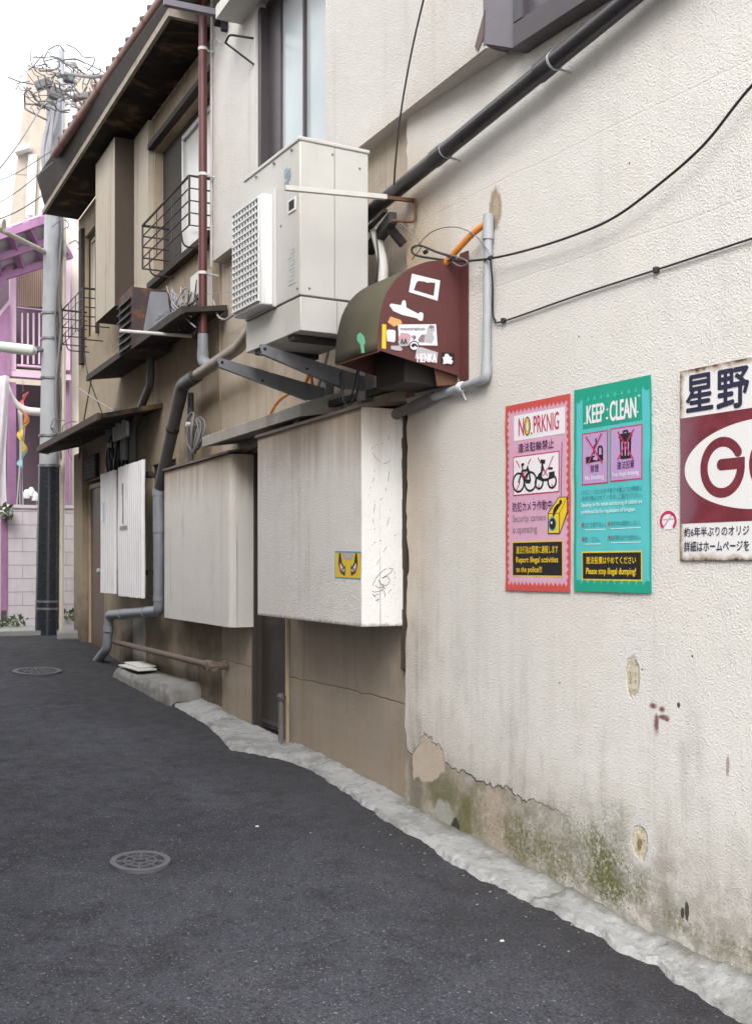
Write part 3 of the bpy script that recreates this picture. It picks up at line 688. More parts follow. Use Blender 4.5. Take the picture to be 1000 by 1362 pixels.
gz = zs_ + .27; g0 = at_depth(216, 2, (gz - CZ) / ray(216, 2).z); g1 = at_depth(74, 205, (gz - CZ) / ray(74, 205).z); g0b = g0 - (g1 - g0) * .25
b = MB()                                                   # boarded underside between fascia and gutter
up = Vector((0, 0, .10))
b.prism([f0 + up - d_ * .9, f1 + up, g1 + (g1 - g0) * .25 + Vector((0, 0, .02)), g0b + Vector((0, 0, .02))], (0, 0, .03)); b.build('eave_board', M['dark_wood'], far)
b = MB(); b.tube([g0b, g1], .052, 12)
gut = b.build('gutter', M['gutter'], far)
b = MB()
for t in (.1, .3, .5, .7, .9):
    p = g0.lerp(g1, t); dd = (g1 - g0).normalized(); b.tube([p - dd * .012, p + dd * .012], .058, 12)
b.split('gutter_strap', M['rust'], gut)
b = MB(); rp = [g0b + Vector((0, 0, .06)), g1 + Vector((0, 0, .06)), g1 + FB.v * -3 + Vector((0, 0, 1.3)), g0b + FB.v * -3 + Vector((0, 0, 1.3))]
b.prism(rp, (0, 0, .05))
for i in range(22):
    p = g0b.lerp(g1, i / 22) + Vector((0, 0, .085)); b.tube([p, p + FB.v * -3 + Vector((0, 0, 1.26))], .05, 8)
b.build('roof', M['brown_tile'], far)
# short canopies
c1 = (FB.uz(118, 505, .36)[0], FB.uz(262, 410, .36)[0]); 
b = MB(); b.prism([FB.P(7.15, .36, 3.745), FB.P(3.30, .36, 3.745), FB.P(3.30, -.018, 3.80), FB.P(7.15, -.018, 3.80)], (0, 0, .045)); can1 = b.build('canopy', M['dark_wood'], far)
b = MB(); b.box(FB, 3.3, 7.15, .361, .385, 3.73, 3.795); b.split('canopy_edge', M['dark_wood'], can1)
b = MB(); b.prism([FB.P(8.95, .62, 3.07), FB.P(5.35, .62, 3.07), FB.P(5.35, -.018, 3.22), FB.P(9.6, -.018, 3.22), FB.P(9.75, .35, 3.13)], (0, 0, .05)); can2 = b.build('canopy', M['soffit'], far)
b = MB(); b.bar(FB.P(8.95, .63, 3.095), FB.P(5.35, .63, 3.095), .03, .07); b.bar(FB.P(8.95, .63, 3.095), FB.P(9.75, .36, 3.15), .03, .07); b.split('canopy_edge', M['edge'], can2)
# railings
def railing(u0, u1, z0, z1, v, label):
    b = MB(); n = 5
    for i in range(n):
        z = z1 - i * (z1 - z0) / (n - 1); r = .014 if i == 0 else .008
        b.tube([FB.P(u1, -.02, z), FB.P(u1, v, z), FB.P(u0, v, z), FB.P(u0, -.02, z)], r, 6)
    for u in (u0, u1): b.tube([FB.P(u, v, z1), FB.P(u, v, z0)], .01, 6)
    for i in range(1, 6):
        u = u0 + (u1 - u0) * i / 6; b.tube([FB.P(u, v, z0), FB.P(u, v + .0, z0 + .12)] if i % 2 else [FB.P(u, v, z1), FB.P(u, v, z0)], .006, 6)
    for u in (u0 + .25, u1 - .25): b.tube(bend([FB.P(u, v, z0), FB.P(u, v - .02, z0 - .12), FB.P(u, 0, z0 - .12)], .06), .008, 6)
    o = b.build('railing', M['dark_steel'], far); o['label'] = label
railing(3.53, 5.12, 4.56, 4.99, .25, 'black iron window railing beside the red downpipe')
railing(7.75, 9.05, 4.50, 4.95, .30, 'black iron window railing near the far corner')
# door
b = MB()
for c in ((8.0, 8.05, .5, 2.66), (8.95, 9.0, .5, 2.66), (8.05, 8.95, 2.60, 2.66)): b.box(FB, c[0], c[1], -.10, -.03, c[2], c[3])
b.build('door_frame', M['frame_beige'], far, bevel=.004)
b = MB(); b.box(FB, 8.05, 8.95, -.085, -.055, .52, 2.598); fd = b.build('door', M['far_door'], far)
b = MB(); kn = FB.P(8.14, -.05, 1.53); b.tube([kn, kn + FB.v * .05], .012, 8); b.tube([kn + FB.v * .045, kn + FB.v * .06, kn + FB.v * .09, kn + FB.v * .10], [.018, .032, .032, .015], 12); b.build('door_knob', M['alu'], fd)
b = MB(); b.box(FB, 8.3, 9.25, -.018, .03, 2.72, 3.02)
for i in range(6): b.box(FB, 8.3, 9.25, .031, .04, 2.735 + i * .047, 2.76 + i * .047)
b.build('vent', M['dark_wood'], far)
b = MB(); b.box(FB, 9.02, 9.56, -.018, .05, .45, 3.1); b.build('corner_post', M['brown_side'] if False else M['far_wall'], far)
b = MB(); b.box(FB, 6.0, 6.5, -.018, .0, .55, 1.05); b.build('cement_patch', M['cement'], far)

# ---------------------------------------------------------------- pipes on the fronts
def clampring(b, p, d, r, w_=.02):
    d = d.normalized(); b.tube([p - d * w_ / 2, p + d * w_ / 2], r, 14)
# dark red downpipe
PU = 3.40; PV = FB.vz(270, 300, PU)[0]; rp0 = FB.P(PU, PV, 3.60); t = thing('downpipe', 'dark red round downpipe between the two houses', 'pipe', rp0)
b = MB(); b.tube([rp0, FB.P(PU, PV, 6.75)], .037, 14); b.build('pipe', M['red_pipe'], t)
b = MB()
for z in (4.12, 4.97, 6.05): clampring(b, FB.P(PU, PV, z), Vector((0, 0, 1)), .041, .025); b.tube([FB.P(PU, PV - .03, z), FB.P(PU + .03, .02, z)], .008, 6)
b.split('clamp', M['white_tape'], t)
b = MB(); b.tube([FB.P(PU, PV, 3.595), FB.P(PU, PV, 3.46)], .045, 12); b.tube(bend([FB.P(PU, PV, 3.46), FB.P(PU, PV, 3.36), FB.P(3.2, .15, 3.28)], .06), .05, 12); b.build('elbow', M['grey_pipe'], t)
# black diagonal drain
pA = [FA.at(*p, .085) for p in ((850, -12), (835, 0), (735, 75), (592, 195), (505, 272))]
d0 = (pA[-1] - pA[0]).normalized(); end = pA[0] + d0 * 3.15
t = thing('drain_pipe', 'black drain pipe running diagonally up the near wall under the window', 'pipe', end)
b = MB(); b.tube([pA[0] - d0 * 3, end], .043, 16); b.tube(bend([end - d0 * .02, end + d0 * .1, end + d0 * .12 + Vector((.0, 0, -.4))], .1), .043, 12); b.build('pipe', M['black_pipe'], t)
b = MB()
for p in ((735, 75), (592, 195)):
    q = FA.at(*p, .085); q = pA[0] + d0 * (q - pA[0]).dot(d0); b.tube([q, q + d0 * .11], .049, 16)
b.split('coupling', M['black_pipe'], t)
b = MB()
for p in ((730, 79), (587, 199)):
    q = FA.at(*p, .085); q = pA[0] + d0 * (q - pA[0]).dot(d0) - d0 * .03; clampring(b, q, d0, .0475, .018); b.tube([q + Vector((.02, 0, -.03)), q + Vector((.09, -.03, -.045))], .005, 6)
b.split('clamp', M['conduit'], t)
# grey conduit by the hood
t = thing('conduit', 'grey plastic conduit dropping beside the red hood and bending under it', 'conduit', FA.P(4.75, .04, 2.58))
b = MB(); b.tube(bend([FA.P(4.735, .035, 3.33), FA.P(4.752, .035, 2.585), FA.P(5.30, .035, 2.545), FA.P(5.62, .04, 2.50)], .05), .0225, 14); b.build('pipe', M['conduit'], t)
b = MB(); b.tube([FA.P(4.733, .035, 3.44), FA.P(4.736, .035, 3.31)], .029, 14); b.tube(bend([FA.P(4.7505, .035, 2.66), FA.P(4.752, .035, 2.585), FA.P(4.85, .035, 2.576)], .04), .0275, 14); b.split('coupling', M['conduit'], t)
b = MB(); clampring(b, FA.P(4.98, .035, 2.57), Vector((0, 1, -.07)), .0285, .03); b.tube([FA.P(4.98, .03, 2.545), FA.P(4.975, .01, 2.50)], .006, 6); b.split('clamp', M['white'], t)
b = MB(); b.tube([FA.P(5.25, .04, 2.552), FA.P(5.62, .045, 2.50), FA.P(6.1, .03, 2.45)], .03, 12); b.build('old_pipe', M['old_conduit'], t)
b = MB(); b.tube(spline([FA.P(4.737, .04, 3.40), FA.P(4.85, .07, 3.35), FA.P(5.1, .10, 3.22), FA.P(5.3, .1, 3.10)]), .018, 10)
tag(b.build('flexible_conduit', M['orange']), 'orange ribbed conduit rising behind the red hood to the grey pipe top', 'conduit')
# grey drain under the air conditioner and down the wall
V = .16
q = [FB.P(2.2, V, 3.40), FB.P(*[FB.uz(318, 462, V)[0], V, FB.uz(318, 462, V)[1]]), FB.at(243, 512, V), FB.at(213, 648, V), ]
t = thing('drain_pipe', 'bent grey drain pipe passing from the air conditioner down to the asphalt', 'pipe', FB.P(5, V, .4))
b = MB(); b.tube(bend([q[0], q[1], q[2]], .05), .05, 14); b.build('sloping_pipe', M['old_metal'], t)
b = MB(); b.tube(bend([q[1].lerp(q[2], .75), q[2], q[2].lerp(q[3], .2)], .08), .062, 14); b.tube([q[2].lerp(q[3], .1), q[3]], .058, 14)
b.build('dark_pipe', M['dark_pipe'], t)
v0 = FB.uz(212, 655, V)[0]
b = MB(); b.tube(bend([FB.P(v0, V, 2.36), FB.P(v0, V, 1.155), FB.P(FB.uz(146, 815, V)[0], V, 1.03), FB.at(143, 862, V + .01), FB.at(122, 890, V + .06)], .06), .054, 14); b.build('pipe', M['grey_pipe'], t)
b = MB(); Z = Vector((0, 0, 1))
b.tube([FB.P(FB.uz(146, 815, V)[0] + .02, V + .004, .90), FB.P(FB.uz(146, 815, V)[0] + .025, V + .006, .84)], .061, 14); b.tube([FB.P(v0, V, 2.34), FB.P(v0, V, 2.28)], .066, 14); b.tube([FB.P(v0, V, 2.28), FB.P(v0, V, 1.92)], .060, 14); b.tube([FB.P(v0, V, 1.25), FB.P(v0, V, 1.30)], .060, 14)
for u in (5.3, 6.3): zz = 1.155 + (1.03 - 1.155) * (u - v0) / (FB.uz(146, 815, V)[0] - v0); b.tube([FB.P(u, V, zz), FB.P(u + .06, V, zz - .008)], .060, 14)
b.split('coupling', M['grey_pipe'], t)
b = MB(); m = q[1].lerp(q[2], .72); clampring(b, m, q[2] - q[1], .06, .04); m2 = q[2].lerp(q[3], .42); clampring(b, m2, q[3] - q[2], .064, .03); b.bar(m2 - FB.u * .12, m2 + FB.u * .12, .015, .02); b.split('clamp', M['dark_steel'], t)
# slim pipe behind
b = MB(); b.tube(bend([FB.P(4.15, .05, 3.2), FB.P(4.15, .05, 2.56)], .03), .03, 10); tag(b.build('vent_pipe', M['dark_pipe']), 'slim dark grey pipe standing on the roof of the left stuccoed box', 'pipe')
b = MB(); b.tube(bend([FB.P(5.3, .12, 3.75), FB.P(5.3, .12, 3.45), FB.P(6.0, .12, 3.1), FB.P(6.05, .10, 2.6)], .1), .04, 12)
tag(b.build('downpipe', M['dark_pipe']), 'thin dark brown downpipe dropping from the short canopy behind the corrugated sheets', 'pipe')
b = MB(); b.tube([FB.P(5.02, .03, 2.9), FB.P(5.02, .03, 1.2)], .034, 12); b.tube([FB.P(5.02, .03, 2.6), FB.P(5.02, .03, 2.5)], .042, 12)
tag(b.build('vent_pipe', M['grey_pipe']), 'straight grey pipe against the wall behind the bent drain pipe', 'pipe')
# rusty low pipe
t = thing('water_pipe', 'rusty horizontal water pipe low on the old wall above the step', 'pipe', FB.P(5, .1, .68))
b = MB(); b.tube([FB.P(6.95, .10, .72), FB.P(3.35, .10, .735)], .03, 12); b.build('pipe', M['old_iron'], t)
b = MB(); b.tube([FB.P(3.50, .10, .734), FB.P(3.30, .10, .735)], .045, 12); b.tube([FB.P(3.33, .10, .735), FB.P(3.33, -.03, .735)], .035, 10); b.tube([FB.P(3.33, .1, .735), FB.P(3.33, .155, .735)], .04, 8); b.build('valve', M['old_iron'], t)
# little standpipe by the door
t = thing('standpipe', 'short grey standpipe at the right foot of the dark door', 'pipe', FB.P(1.86, .05, .3))
b = MB(); b.tube([FB.P(1.86, .05, .30), FB.P(1.86, .05, .60)], .024, 12); b.build('pipe', M['old_conduit'], t)
b = MB(); b.tube([FB.P(1.86, .05, .60), FB.P(1.86, .05, .625), FB.P(1.86, .05, .65)], [.033, .036, .02], 12); b.tube([FB.P(1.86, .05, .615), FB.P(1.80, .06, .615)], .012, 8); b.build('cap', M['dark_pipe'], t)

# ---------------------------------------------------------------- corrugated sheets
def corr(u0, u1, z0, z1, v, label):
    b = MB(); per = (u1 - u0) / max(3, round((u1 - u0) / .088)); us_ = []
    u = u0
    while u < u1 - 1e-4: us_ += [(u, 0), (u + per * .46, 0), (u + per * .56, .026), (u + per * .90, .026)]; u += per
    us_.append((u1, 0)); rows = []
    for j in range(7):
        zj = z0 + (z1 - z0) * j / 6
        rows.append(b.add([FB.P(u, v + d_ + .006 * mnoise.noise(Vector((u * 3, j * .4, 0))), zj + (.006 * mnoise.noise(Vector((u * 9, j, 3))) if j in (0, 6) else 0)) for u, d_ in us_]))
    for p, q in zip(rows, rows[1:]):
        for i in range(len(us_) - 1): b.face((p + i, p + i + 1, q + i + 1, q + i))
    o = b.build('corrugated_sheet', M['corr'], smooth=0, solid=.003); return tag(o, label, 'corrugated sheet', 'white corrugated sheets leaning at the wall')
a, c = FB.uz(137, 700, .20)[0], FB.uz(155.8, 700, .20)[0]
s1_ = corr(c, a, 1.285, 2.655, .20, 'narrow white corrugated plastic sheet nearest the brown door')
a2, c2 = FB.uz(160.2, 700, .22)[0], FB.uz(193, 700, .22)[0]
s2_ = corr(c2, a2, 1.27, 2.66, .22, 'wide white corrugated plastic sheet with a torn poster mark')
b = MB(); u_ = (a2 + c2) / 2
for (du, z0, z1, w_) in ((.23, 2.35, 2.47, .10), (.25, 2.05, 2.36, .05), (.13, 2.3, 2.46, .03)): b.box(FB, u_ + du, u_ + du + w_, (.2475), .2490, z0, z1)
b.box(FB, u_ + .10, u_ + .42, (.2475), .2490, 1.985, 2.02); b.split('glue_mark', plain('glue mark', (.33, .31, .28), .9, var=.3, vs=30, dirt=.7, ds=14), s2_)
b = MB(); b.box(FB, a - .22, a - .12, .2275, .2290, 2.1, 2.32); b.build('label', flat('pale blue label', (.42, .48, .58)), s1_)
t = thing('sheet_rail', 'pair of thin timber battens holding the white corrugated sheets', 'batten', FB.P(6, .1, 1.3))
for z in (1.5, 2.5):
    b = MB(); b.box(FB, 5.2, 7.3, .12, .17, z, z + .05); b.build('batten', M['dark_wood'], t)
    for u in (5.4, 7.1):
        b2 = MB(); b2.box(FB, u, u + .05, -.02, .119, z, z + .05); b2.build('spacer', M['dark_wood'], t)

# ---------------------------------------------------------------- step and boards
def stepfn(i, j):
    u = 4.02 + 2.25 * i; ph = j
    prof = [(.295, 0), (.285, .7), (.255, .97), (.15, 1.0), (-.02, 1.02)]
    x = ph * 4; k_ = min(int(x), 3); f_ = x - k_; v = prof[k_][0] * (1 - f_) + prof[k_ + 1][0] * f_; h = prof[k_][1] * (1 - f_) + prof[k_ + 1][1] * f_
    endf = min(1, min(i, 1 - i) / .035) ** .35
    base = zr(5.6 + u) - .05; top = .50 + .01 * math.sin(u * 2)
    p = FB.P(u, v * (.9 + .1 * endf), base + (top - base) * h * (.35 + .65 * endf)); nz = mnoise.noise(p * 5) * .014 + mnoise.noise(p * 15) * .010 + mnoise.noise(p * 37) * .006
    return p + FB.v * nz * .9 + Vector((0, 0, nz * .8))
b = MB(); b.grid(stepfn, 120, 16); tag(b.build('concrete_step', M['step'], smooth=60), 'long worn concrete step block against the old wall', 'step')
for (u0, u1, v0_, z, yaw, lab) in ((5.35, 6.05, .04, .525, .1, 'lower pale flat board lying on the concrete step'), (5.5, 6.1, .01, .546, -.05, 'upper pale flat board lying on the concrete step')):
    b = MB(); b.prism([FB.P(u0, v0_, z), FB.P(u1, v0_ + yaw * .3, z), FB.P(u1, v0_ + .20 + yaw * .3, z - .004), FB.P(u0, v0_ + .20, z - .004)], (0, 0, .016)); tag(b.build('board', M['board'], bevel=.002), lab, 'board', 'pale boards on the concrete step')

# ---------------------------------------------------------------- air conditioner on brackets
AY, AX, AW, AD, AT, AB = 5.73, .634, .815, .45, 4.07, 2.955
FC = Frame(-(AX - AD), AY, 1.0)                       # v=0 is the back, v=AD the front
t = thing('air_conditioner', 'large cream outdoor air conditioner unit on wall brackets beside the window', 'air conditioner', FC.P(AW / 2, AD / 2, AB))
b = MB(); b.box(FC, 0, AW, 0, AD, 3.158, AT - .022); body = b.build('body', M['ac'], t, bevel=.006)
b = MB(); b.box(FC, -.008, AW + .008, -.008, AD + .008, AT - .024, AT); b.build('top_panel', M['ac'], body, bevel=.006)
b = MB(); b.box(FC, .006, AW - .006, .006, AD - .006, AB, 3.150); base = b.build('base_panel', M['ac'], t, bevel=.005)
b = MB(); b.box(FC, .012, AW - .012, .012, AD - .012, 3.148, 3.16)
b.box(FC, -.0015, .01, .225, .228, 3.162, AT - .026); b.box(FC, .0045, .01, .205, .208, AB + .01, 3.147); b.split('seam', M['seam'], body)
b = MB()
for u, v, z in ((-.003, .06, 3.95), (-.003, .39, 3.2), (-.003, .06, 3.2), (-.003, .24, 4.0)): b.tube([FC.P(.002, v, z), FC.P(u, v, z)], .007, 8)
for u in (.1, .35, .62): b.tube([FC.P(u, AD - .002, AT - .05), FC.P(u, AD + .012, AT - .05)], .008, 8)
b.tube([FC.P(.03, AD - .001, 3.2), FC.P(.03, AD + .004, 3.2)], .007, 8); b.tube([FC.P(.26, AD - .001, 3.62), FC.P(.26, AD + .004, 3.62)], .007, 8)
b.split('screw', M['steel'], body)
b = MB(); b.box(FC, .05, .15, AD + .001, AD + .006, 3.66, 3.74); hp = b.build('handle', M['ac_white'], body)
b = MB(); b.box(FC, .065, .135, AD + .0065, AD + .008, 3.675, 3.725); b.build('handle_recess', M['ac_dark'], hp)
b = MB(); b.box(FC, .05, .155, AD + .001, AD + .0025, 3.24, 3.47); lab_ = b.build('rating_label', flat('rating label', (.50, .50, .49)), body)
b = MB()
for i in range(9): b.box(FC, .06, .145 - .02 * (i % 3), AD + .003, AD + .0035, 3.26 + i * .022, 3.268 + i * .022)
b.build('fine_print', flat('print', (.42, .42, .42)), lab_)
b = MB()
for k_, (u0, u1, z0) in enumerate(((.12, .21, 3.985), (.12, .18, 3.97), (.13, .21, 3.955), (.15, .21, 3.94))): b.box(FC, u0, u1, AD + .001, AD + .0025, z0 - .10, z0 - .092)
b.box(FC, .165, .21, AD + .001, AD + .0025, 3.90, 3.94); b.box(FC, .125, .165, AD + .001, AD + .0025, 3.905, 3.925); b.build('badge', flat('blue grey badge', (.25, .33, .42)), body)
# fan shroud with grille
su0, su1, sv, sz0, sz1 = .345, .80, AD + .085, 3.165, 3.83
b = MB(); pts = [FC.P(su0, AD + .001, sz0), FC.P(su0, sv - .015, sz0), FC.P(su0 + .015, sv, sz0), FC.P(su1 - .015, sv, sz0), FC.P(su1, sv - .015, sz0), FC.P(su1, AD + .001, sz0)]
b.prism(pts, (0, 0, sz1 - sz0)); shr = b.build('fan_shroud', M['ac_white'], t, bevel=.008)
b = MB(); b.box(FC, su0 + .035, su1 - .02, sv + .0005, sv + .002, sz0 + .03, sz1 - .02); b.build('grille_recess', M['ac_dark'], shr)
b = MB(); nu, nz_ = 9, 15
for i in range(nu + 1): u = su0 + .035 + (su1 - su0 - .055) * i / nu; b.box(FC, u - .004, u + .004, sv + .002, sv + .013, sz0 + .03, sz1 - .02)
for j in range(nz_ + 1): z = sz0 + .03 + (sz1 - sz0 - .05) * j / nz_; b.box(FC, su0 + .031, su1 - .016, sv + .001, sv + .016, z - .005, z + .005)
b.build('grille', M['ac_white'], shr)
b = MB(); b.box(FC, su0 - .02, su0 - .002, AD + .001, AD + .02, sz0 - .01, sz1 + .03); b.build('shroud_edge', M['ac'], shr)
b = MB()
for u in (.12, .62): b.box(FC, u, u + .08, .02, AD - .02, AB - .03, AB - .001)
b.split('foot', M['dark_steel'], t)
def bracket(u, v_tip, label):
    t = thing('wall_bracket', label, 'bracket', FC.P(u, AD - v_tip, 2.7), 'steel brackets under the air conditioner')
    zt0, zt1 = 2.79, 2.925; vw, vt = -.16, v_tip
    b = MB(); b.prism([FC.P(u, vw, zt0), FC.P(u, vt, zt1), FC.P(u, vt + .012, zt1 - .02), FC.P(u, vt, zt1 - .05), FC.P(u, vw + .12, zt0 - .085), FC.P(u, vw, zt0 - .09)], FC.u * .006); b.build('web', M['steel'], t)
    b = MB(); b.prism([FC.P(u, vw, zt0), FC.P(u, vt, zt1), FC.P(u, vt, zt1 + .004), FC.P(u, vw, zt0 + .004)], FC.u * .045)
    b.prism([FC.P(u, vw + .12, zt0 - .089), FC.P(u, vt, zt1 - .054), FC.P(u, vt, zt1 - .05), FC.P(u, vw + .12, zt0 - .085)], FC.u * .035); b.split('flange', M['steel'], t)
    b = MB(); b.tube([FC.P(u - .004, vt - .02, zt1 - .025), FC.P(u + .001, vt - .02, zt1 - .025)], .010, 10); b.tube([FC.P(u - .004, vt - .3, zt1 - .12), FC.P(u + .001, vt - .3, zt1 - .12)], .008, 10); b.split('bolt', M['dark'], t)
    b = MB(); b.box(FC, u - .03, u + .08, vw - .06, vw, zt0 - .15, zt0 + .06); b.build('wall_plate', M['steel'], t)
bracket(.36, AD + .08, 'near galvanised steel bracket under the air conditioner, tip beside its base')
bracket(.90, AD + .14, 'far galvanised steel bracket under the air conditioner, over the sloping grey pipe')
b = MB(); b.box(FC, -.1, 1.1, -.215, -.165, 2.66, 2.70); tag(b.build('support_rail', M['dark_steel']), 'dark horizontal steel rail on the wall joining the two air conditioner brackets', 'rail')
# rods
t = thing('pole_arm', 'pale round rod jutting across the side of the big air conditioner', 'rod', FA.P(5.5, 0, 3.70))
b = MB(); b.bar(FA.P(5.5, .845, 3.665), FA.P(5.5, .20, 3.722), .03, .026); b.build('rod', M['rod'], t)
b = MB(); b.bar(FA.P(5.5, .22, 3.718), FA.P(5.5, .005, 3.735), .022, .02); b.tube(bend([FA.P(5.5, .02, 3.735), FA.P(5.47, .02, 3.73), FA.P(5.47, .02, 3.60), FA.P(5.52, .15, 3.60)], .03), .009, 8); b.build('rusty_arm', M['rust'], t)
t = thing('pole_arm', 'pale round rod jutting out below the rusty box beside the red downpipe', 'rod', FB.P(3.98, 0, 3.69))
vt, zt = FB.vz(160, 440, 3.98); b = MB(); b.tube([FB.P(3.98, vt, zt), FB.P(3.98, .06, 3.69)], .016, 10); b.build('rod', M['rod'], t)
b = MB(); b.tube([FB.P(3.98, .09, 3.69), FB.P(3.98, -.03, 3.685)], .022, 8); b.tube(bend([FB.P(3.98, .02, 3.69), FB.P(3.98, .03, 3.5), FB.P(3.98, -.02, 3.48)], .04), .01, 6); b.build('rusty_arm', M['rust'], t)

# ---------------------------------------------------------------- hood
HU0, HU1 = 5.04, 5.50
hp_ = spline([Vector(FA.vz(*p, HU0) + (0,)) for p in ((501, 465), (504, 428), (511, 397), (524, 374), (542, 359), (566, 349), (590, 346), (612, 343))], 3)
prof = [(.0, 2.638)] + [(p.x, p.y) for p in hp_[:-1]] + [(.0, hp_[-1].y)]
t = thing('vent_hood', 'dark red sheet metal vent hood covered with stickers on the near wall', 'vent hood', FA.P(5.27, .25, 2.6))
b = MB(); n = len(prof)
inn = [(v * .985, z - .004) for v, z in prof[1:]]
k = b.add([FA.P(HU0, v, z) for v, z in prof[1:]]); b.add([FA.P(HU1, v, z) for v, z in prof[1:]])
for i in range(n - 2): b.face((k + i, k + i + 1, k + (n - 1) + i + 1, k + (n - 1) + i))
top = b.build('hood_top', M['hood_top'], t, smooth=60, solid=.004)
b = MB(); b.prism([FA.P(HU0 - .004, v, z) for v, z in prof], (0, .005, 0)); side = b.build('side_panel', M['hood_side'], t)
b = MB(); b.prism([FA.P(HU1, v, z) for v, z in prof], (0, .005, 0)); b.build('side_panel', M['hood_side'], t)
b = MB(); b.box(FA, HU0 - .085, HU0 - .005, .003, .010, 2.59, 3.31); b.box(FA, HU1 + .006, HU1 + .09, .003, .010, 2.59, 3.31); b.split('flange', M['hood_side'], t)
b = MB(); b.bar(FA.P(HU0, .522, 2.733), FA.P(HU1, .522, 2.733), .012, .02); b.build('front_lip', M['rust'], t)
b = MB(); b.prism([FA.P(HU0 + .10, .03, 2.60), FA.P(HU0 + .10, .30, 2.60), FA.P(HU0 + .10, .30, 2.86), FA.P(HU0 + .10, .03, 2.86)], (0, .3, 0)); b.build('inner_duct', M['dark_wood'], t)
b = MB(); b.prism([FA.P(HU0 + .03, .0, 2.60), FA.P(HU0 + .03, .13, 2.58), FA.P(HU0 + .03, .15, 2.68), FA.P(HU0 + .03, .0, 2.66)], (0, .01, 0)); b.build('bottom_tab', M['rust'], t)
# stickers on the hood's near side
ST = thing  # alias keeps the sticker code short
def hs_pt(zx, zy, off=.0): 
    v, z = FA.vz(490 + zx / 6.667, 340 + zy / 6.667, HU0 - .004 - off); return FA.P(HU0 - .004 - off, v, z)
LAY = [.0006]
def sticker(zp, mat, label=None, parent=None, holes=None):
    LAY[0] += .00025
    b = MB(); b.prism([hs_pt(x, y, LAY[0]) for x, y in zp], (0, .0002, 0)); o = b.build('sticker', mat, parent or side)
    if label: o['label'] = label
    return o
def frame_sticker():
    LAY[0] += .0002; outer_ = [(385, 160), (635, 220), (612, 400), (358, 322)]
    inner_ = [(432, 222), (592, 242), (578, 358), (400, 305)]
    b = MB(); k = b.add([hs_pt(*p, LAY[0]) for p in outer_ + inner_])
    for i in range(4): b.face((k + i, k + (i + 1) % 4, k + 4 + (i + 1) % 4, k + 4 + i))
    for tri in ([(400, 262), (445, 215), (462, 208), (425, 240)], [(400, 305), (398, 262), (410, 285)], [(462, 212), (500, 228), (560, 236), (520, 240)]): b.poly([hs_pt(*p, LAY[0] + .0001) for p in tri])
    o = b.build('sticker', M['p_white'], side); o['label'] = 'white picture frame sticker with torn middle'
frame_sticker()
sticker([(185, 440), (202, 425), (290, 440), (300, 402), (316, 393), (330, 405), (335, 460), (440, 515), (462, 500), (485, 512), (486, 540), (478, 578), (450, 575), (430, 556), (300, 525), (220, 490)], M['p_white'], 'white blimp shaped sticker')
sticker([(195, 540), (285, 570), (300, 600), (225, 630), (170, 590)], M['p_orange'], 'faded orange sticker')
sticker([(122, 605), (158, 612), (155, 828), (118, 820)], M['p_yellow'], 'yellow strip sticker')
sticker([(172, 655), (230, 660), (240, 672), (238, 755), (225, 768), (165, 758), (160, 668)], M['p_white'], 'white square sticker')
sticker([(262, 610), (598, 608), (612, 798), (270, 790)], M['p_white'], 'white card sticker with grey figure')
sticker([(520, 650), (545, 612), (585, 620), (590, 660), (570, 690), (585, 730), (560, 780), (500, 770), (450, 765), (440, 740), (470, 700), (515, 695)], M['p_dull'])
sticker([(530, 640), (548, 618), (575, 622), (578, 640), (556, 650)], M['p_grey']); sticker([(440, 740), (470, 700), (500, 705), (490, 770), (445, 768)], M['p_grey'])
sticker([(270, 720), (290, 683), (350, 690), (380, 712), (360, 790), (300, 800), (268, 775)], M['p_blush'], 'pink round sticker with letters')
sticker([(262, 760), (275, 745), (345, 750), (350, 800), (275, 805)], M['p_dull'])
sticker([(405 + 45 * math.cos(a / 20 * 6.283), 800 + 45 * math.sin(a / 20 * 6.283)) for a in range(20)], M['p_black'], 'black ring sticker')
sticker([(405 + 36 * math.cos(a / 20 * 6.283), 800 + 36 * math.sin(a / 20 * 6.283)) for a in range(20)], M['p_white'])
sticker([(375, 800), (390, 780), (415, 778), (440, 800), (430, 815), (415, 800), (395, 815)], M['p_black'])
sticker([(430, 812), (470, 812), (615, 858), (606, 955), (412, 912)], M['p_dull'], 'grey lettered sticker at the bottom')
sticker([(650, 855), (762, 868), (752, 972), (645, 960)], M['p_black'], 'black square sticker with white splash')
sticker([(655, 900), (672, 898), (680, 870), (705, 872), (718, 895), (740, 900), (735, 925), (750, 935), (735, 965), (700, 955), (660, 962), (665, 930)], M['p_white'])
sticker([(200, 800), (270, 798), (302, 825), (290, 845), (240, 840), (198, 828)], M['p_dull'], 'small scribbled white sticker')
# green sticker on the curved front
def hoodfront(px, py):
    best = None; r = ray(px, py); c = Vector((-DIST, 0, CZ))
    for (v0_, z0), (v1_, z1) in zip(prof[1:], prof[2:]):
        for i in range(20):
            f_ = i / 20; v = v0_ + (v1_ - v0_) * f_ + .004; z = z0 + (z1 - z0) * f_ + .002; k_ = (DIST - v) / r.x; e_ = abs(CZ + k_ * r.z - z)
            if best is None or e_ < best[0]: best = (e_, c + r * k_)
    return best[1]
gs = [(475, 446), (479, 442), (484, 447), (486, 455), (484, 460), (485, 469), (481, 470), (479, 458), (475, 453)]
b = MB(); b.prism([hoodfront(*p) for p in gs], (-.0006, 0, .0003)); o = b.build('sticker', M['p_lgreen'], top); o['label'] = 'torn green sticker on the curved front'

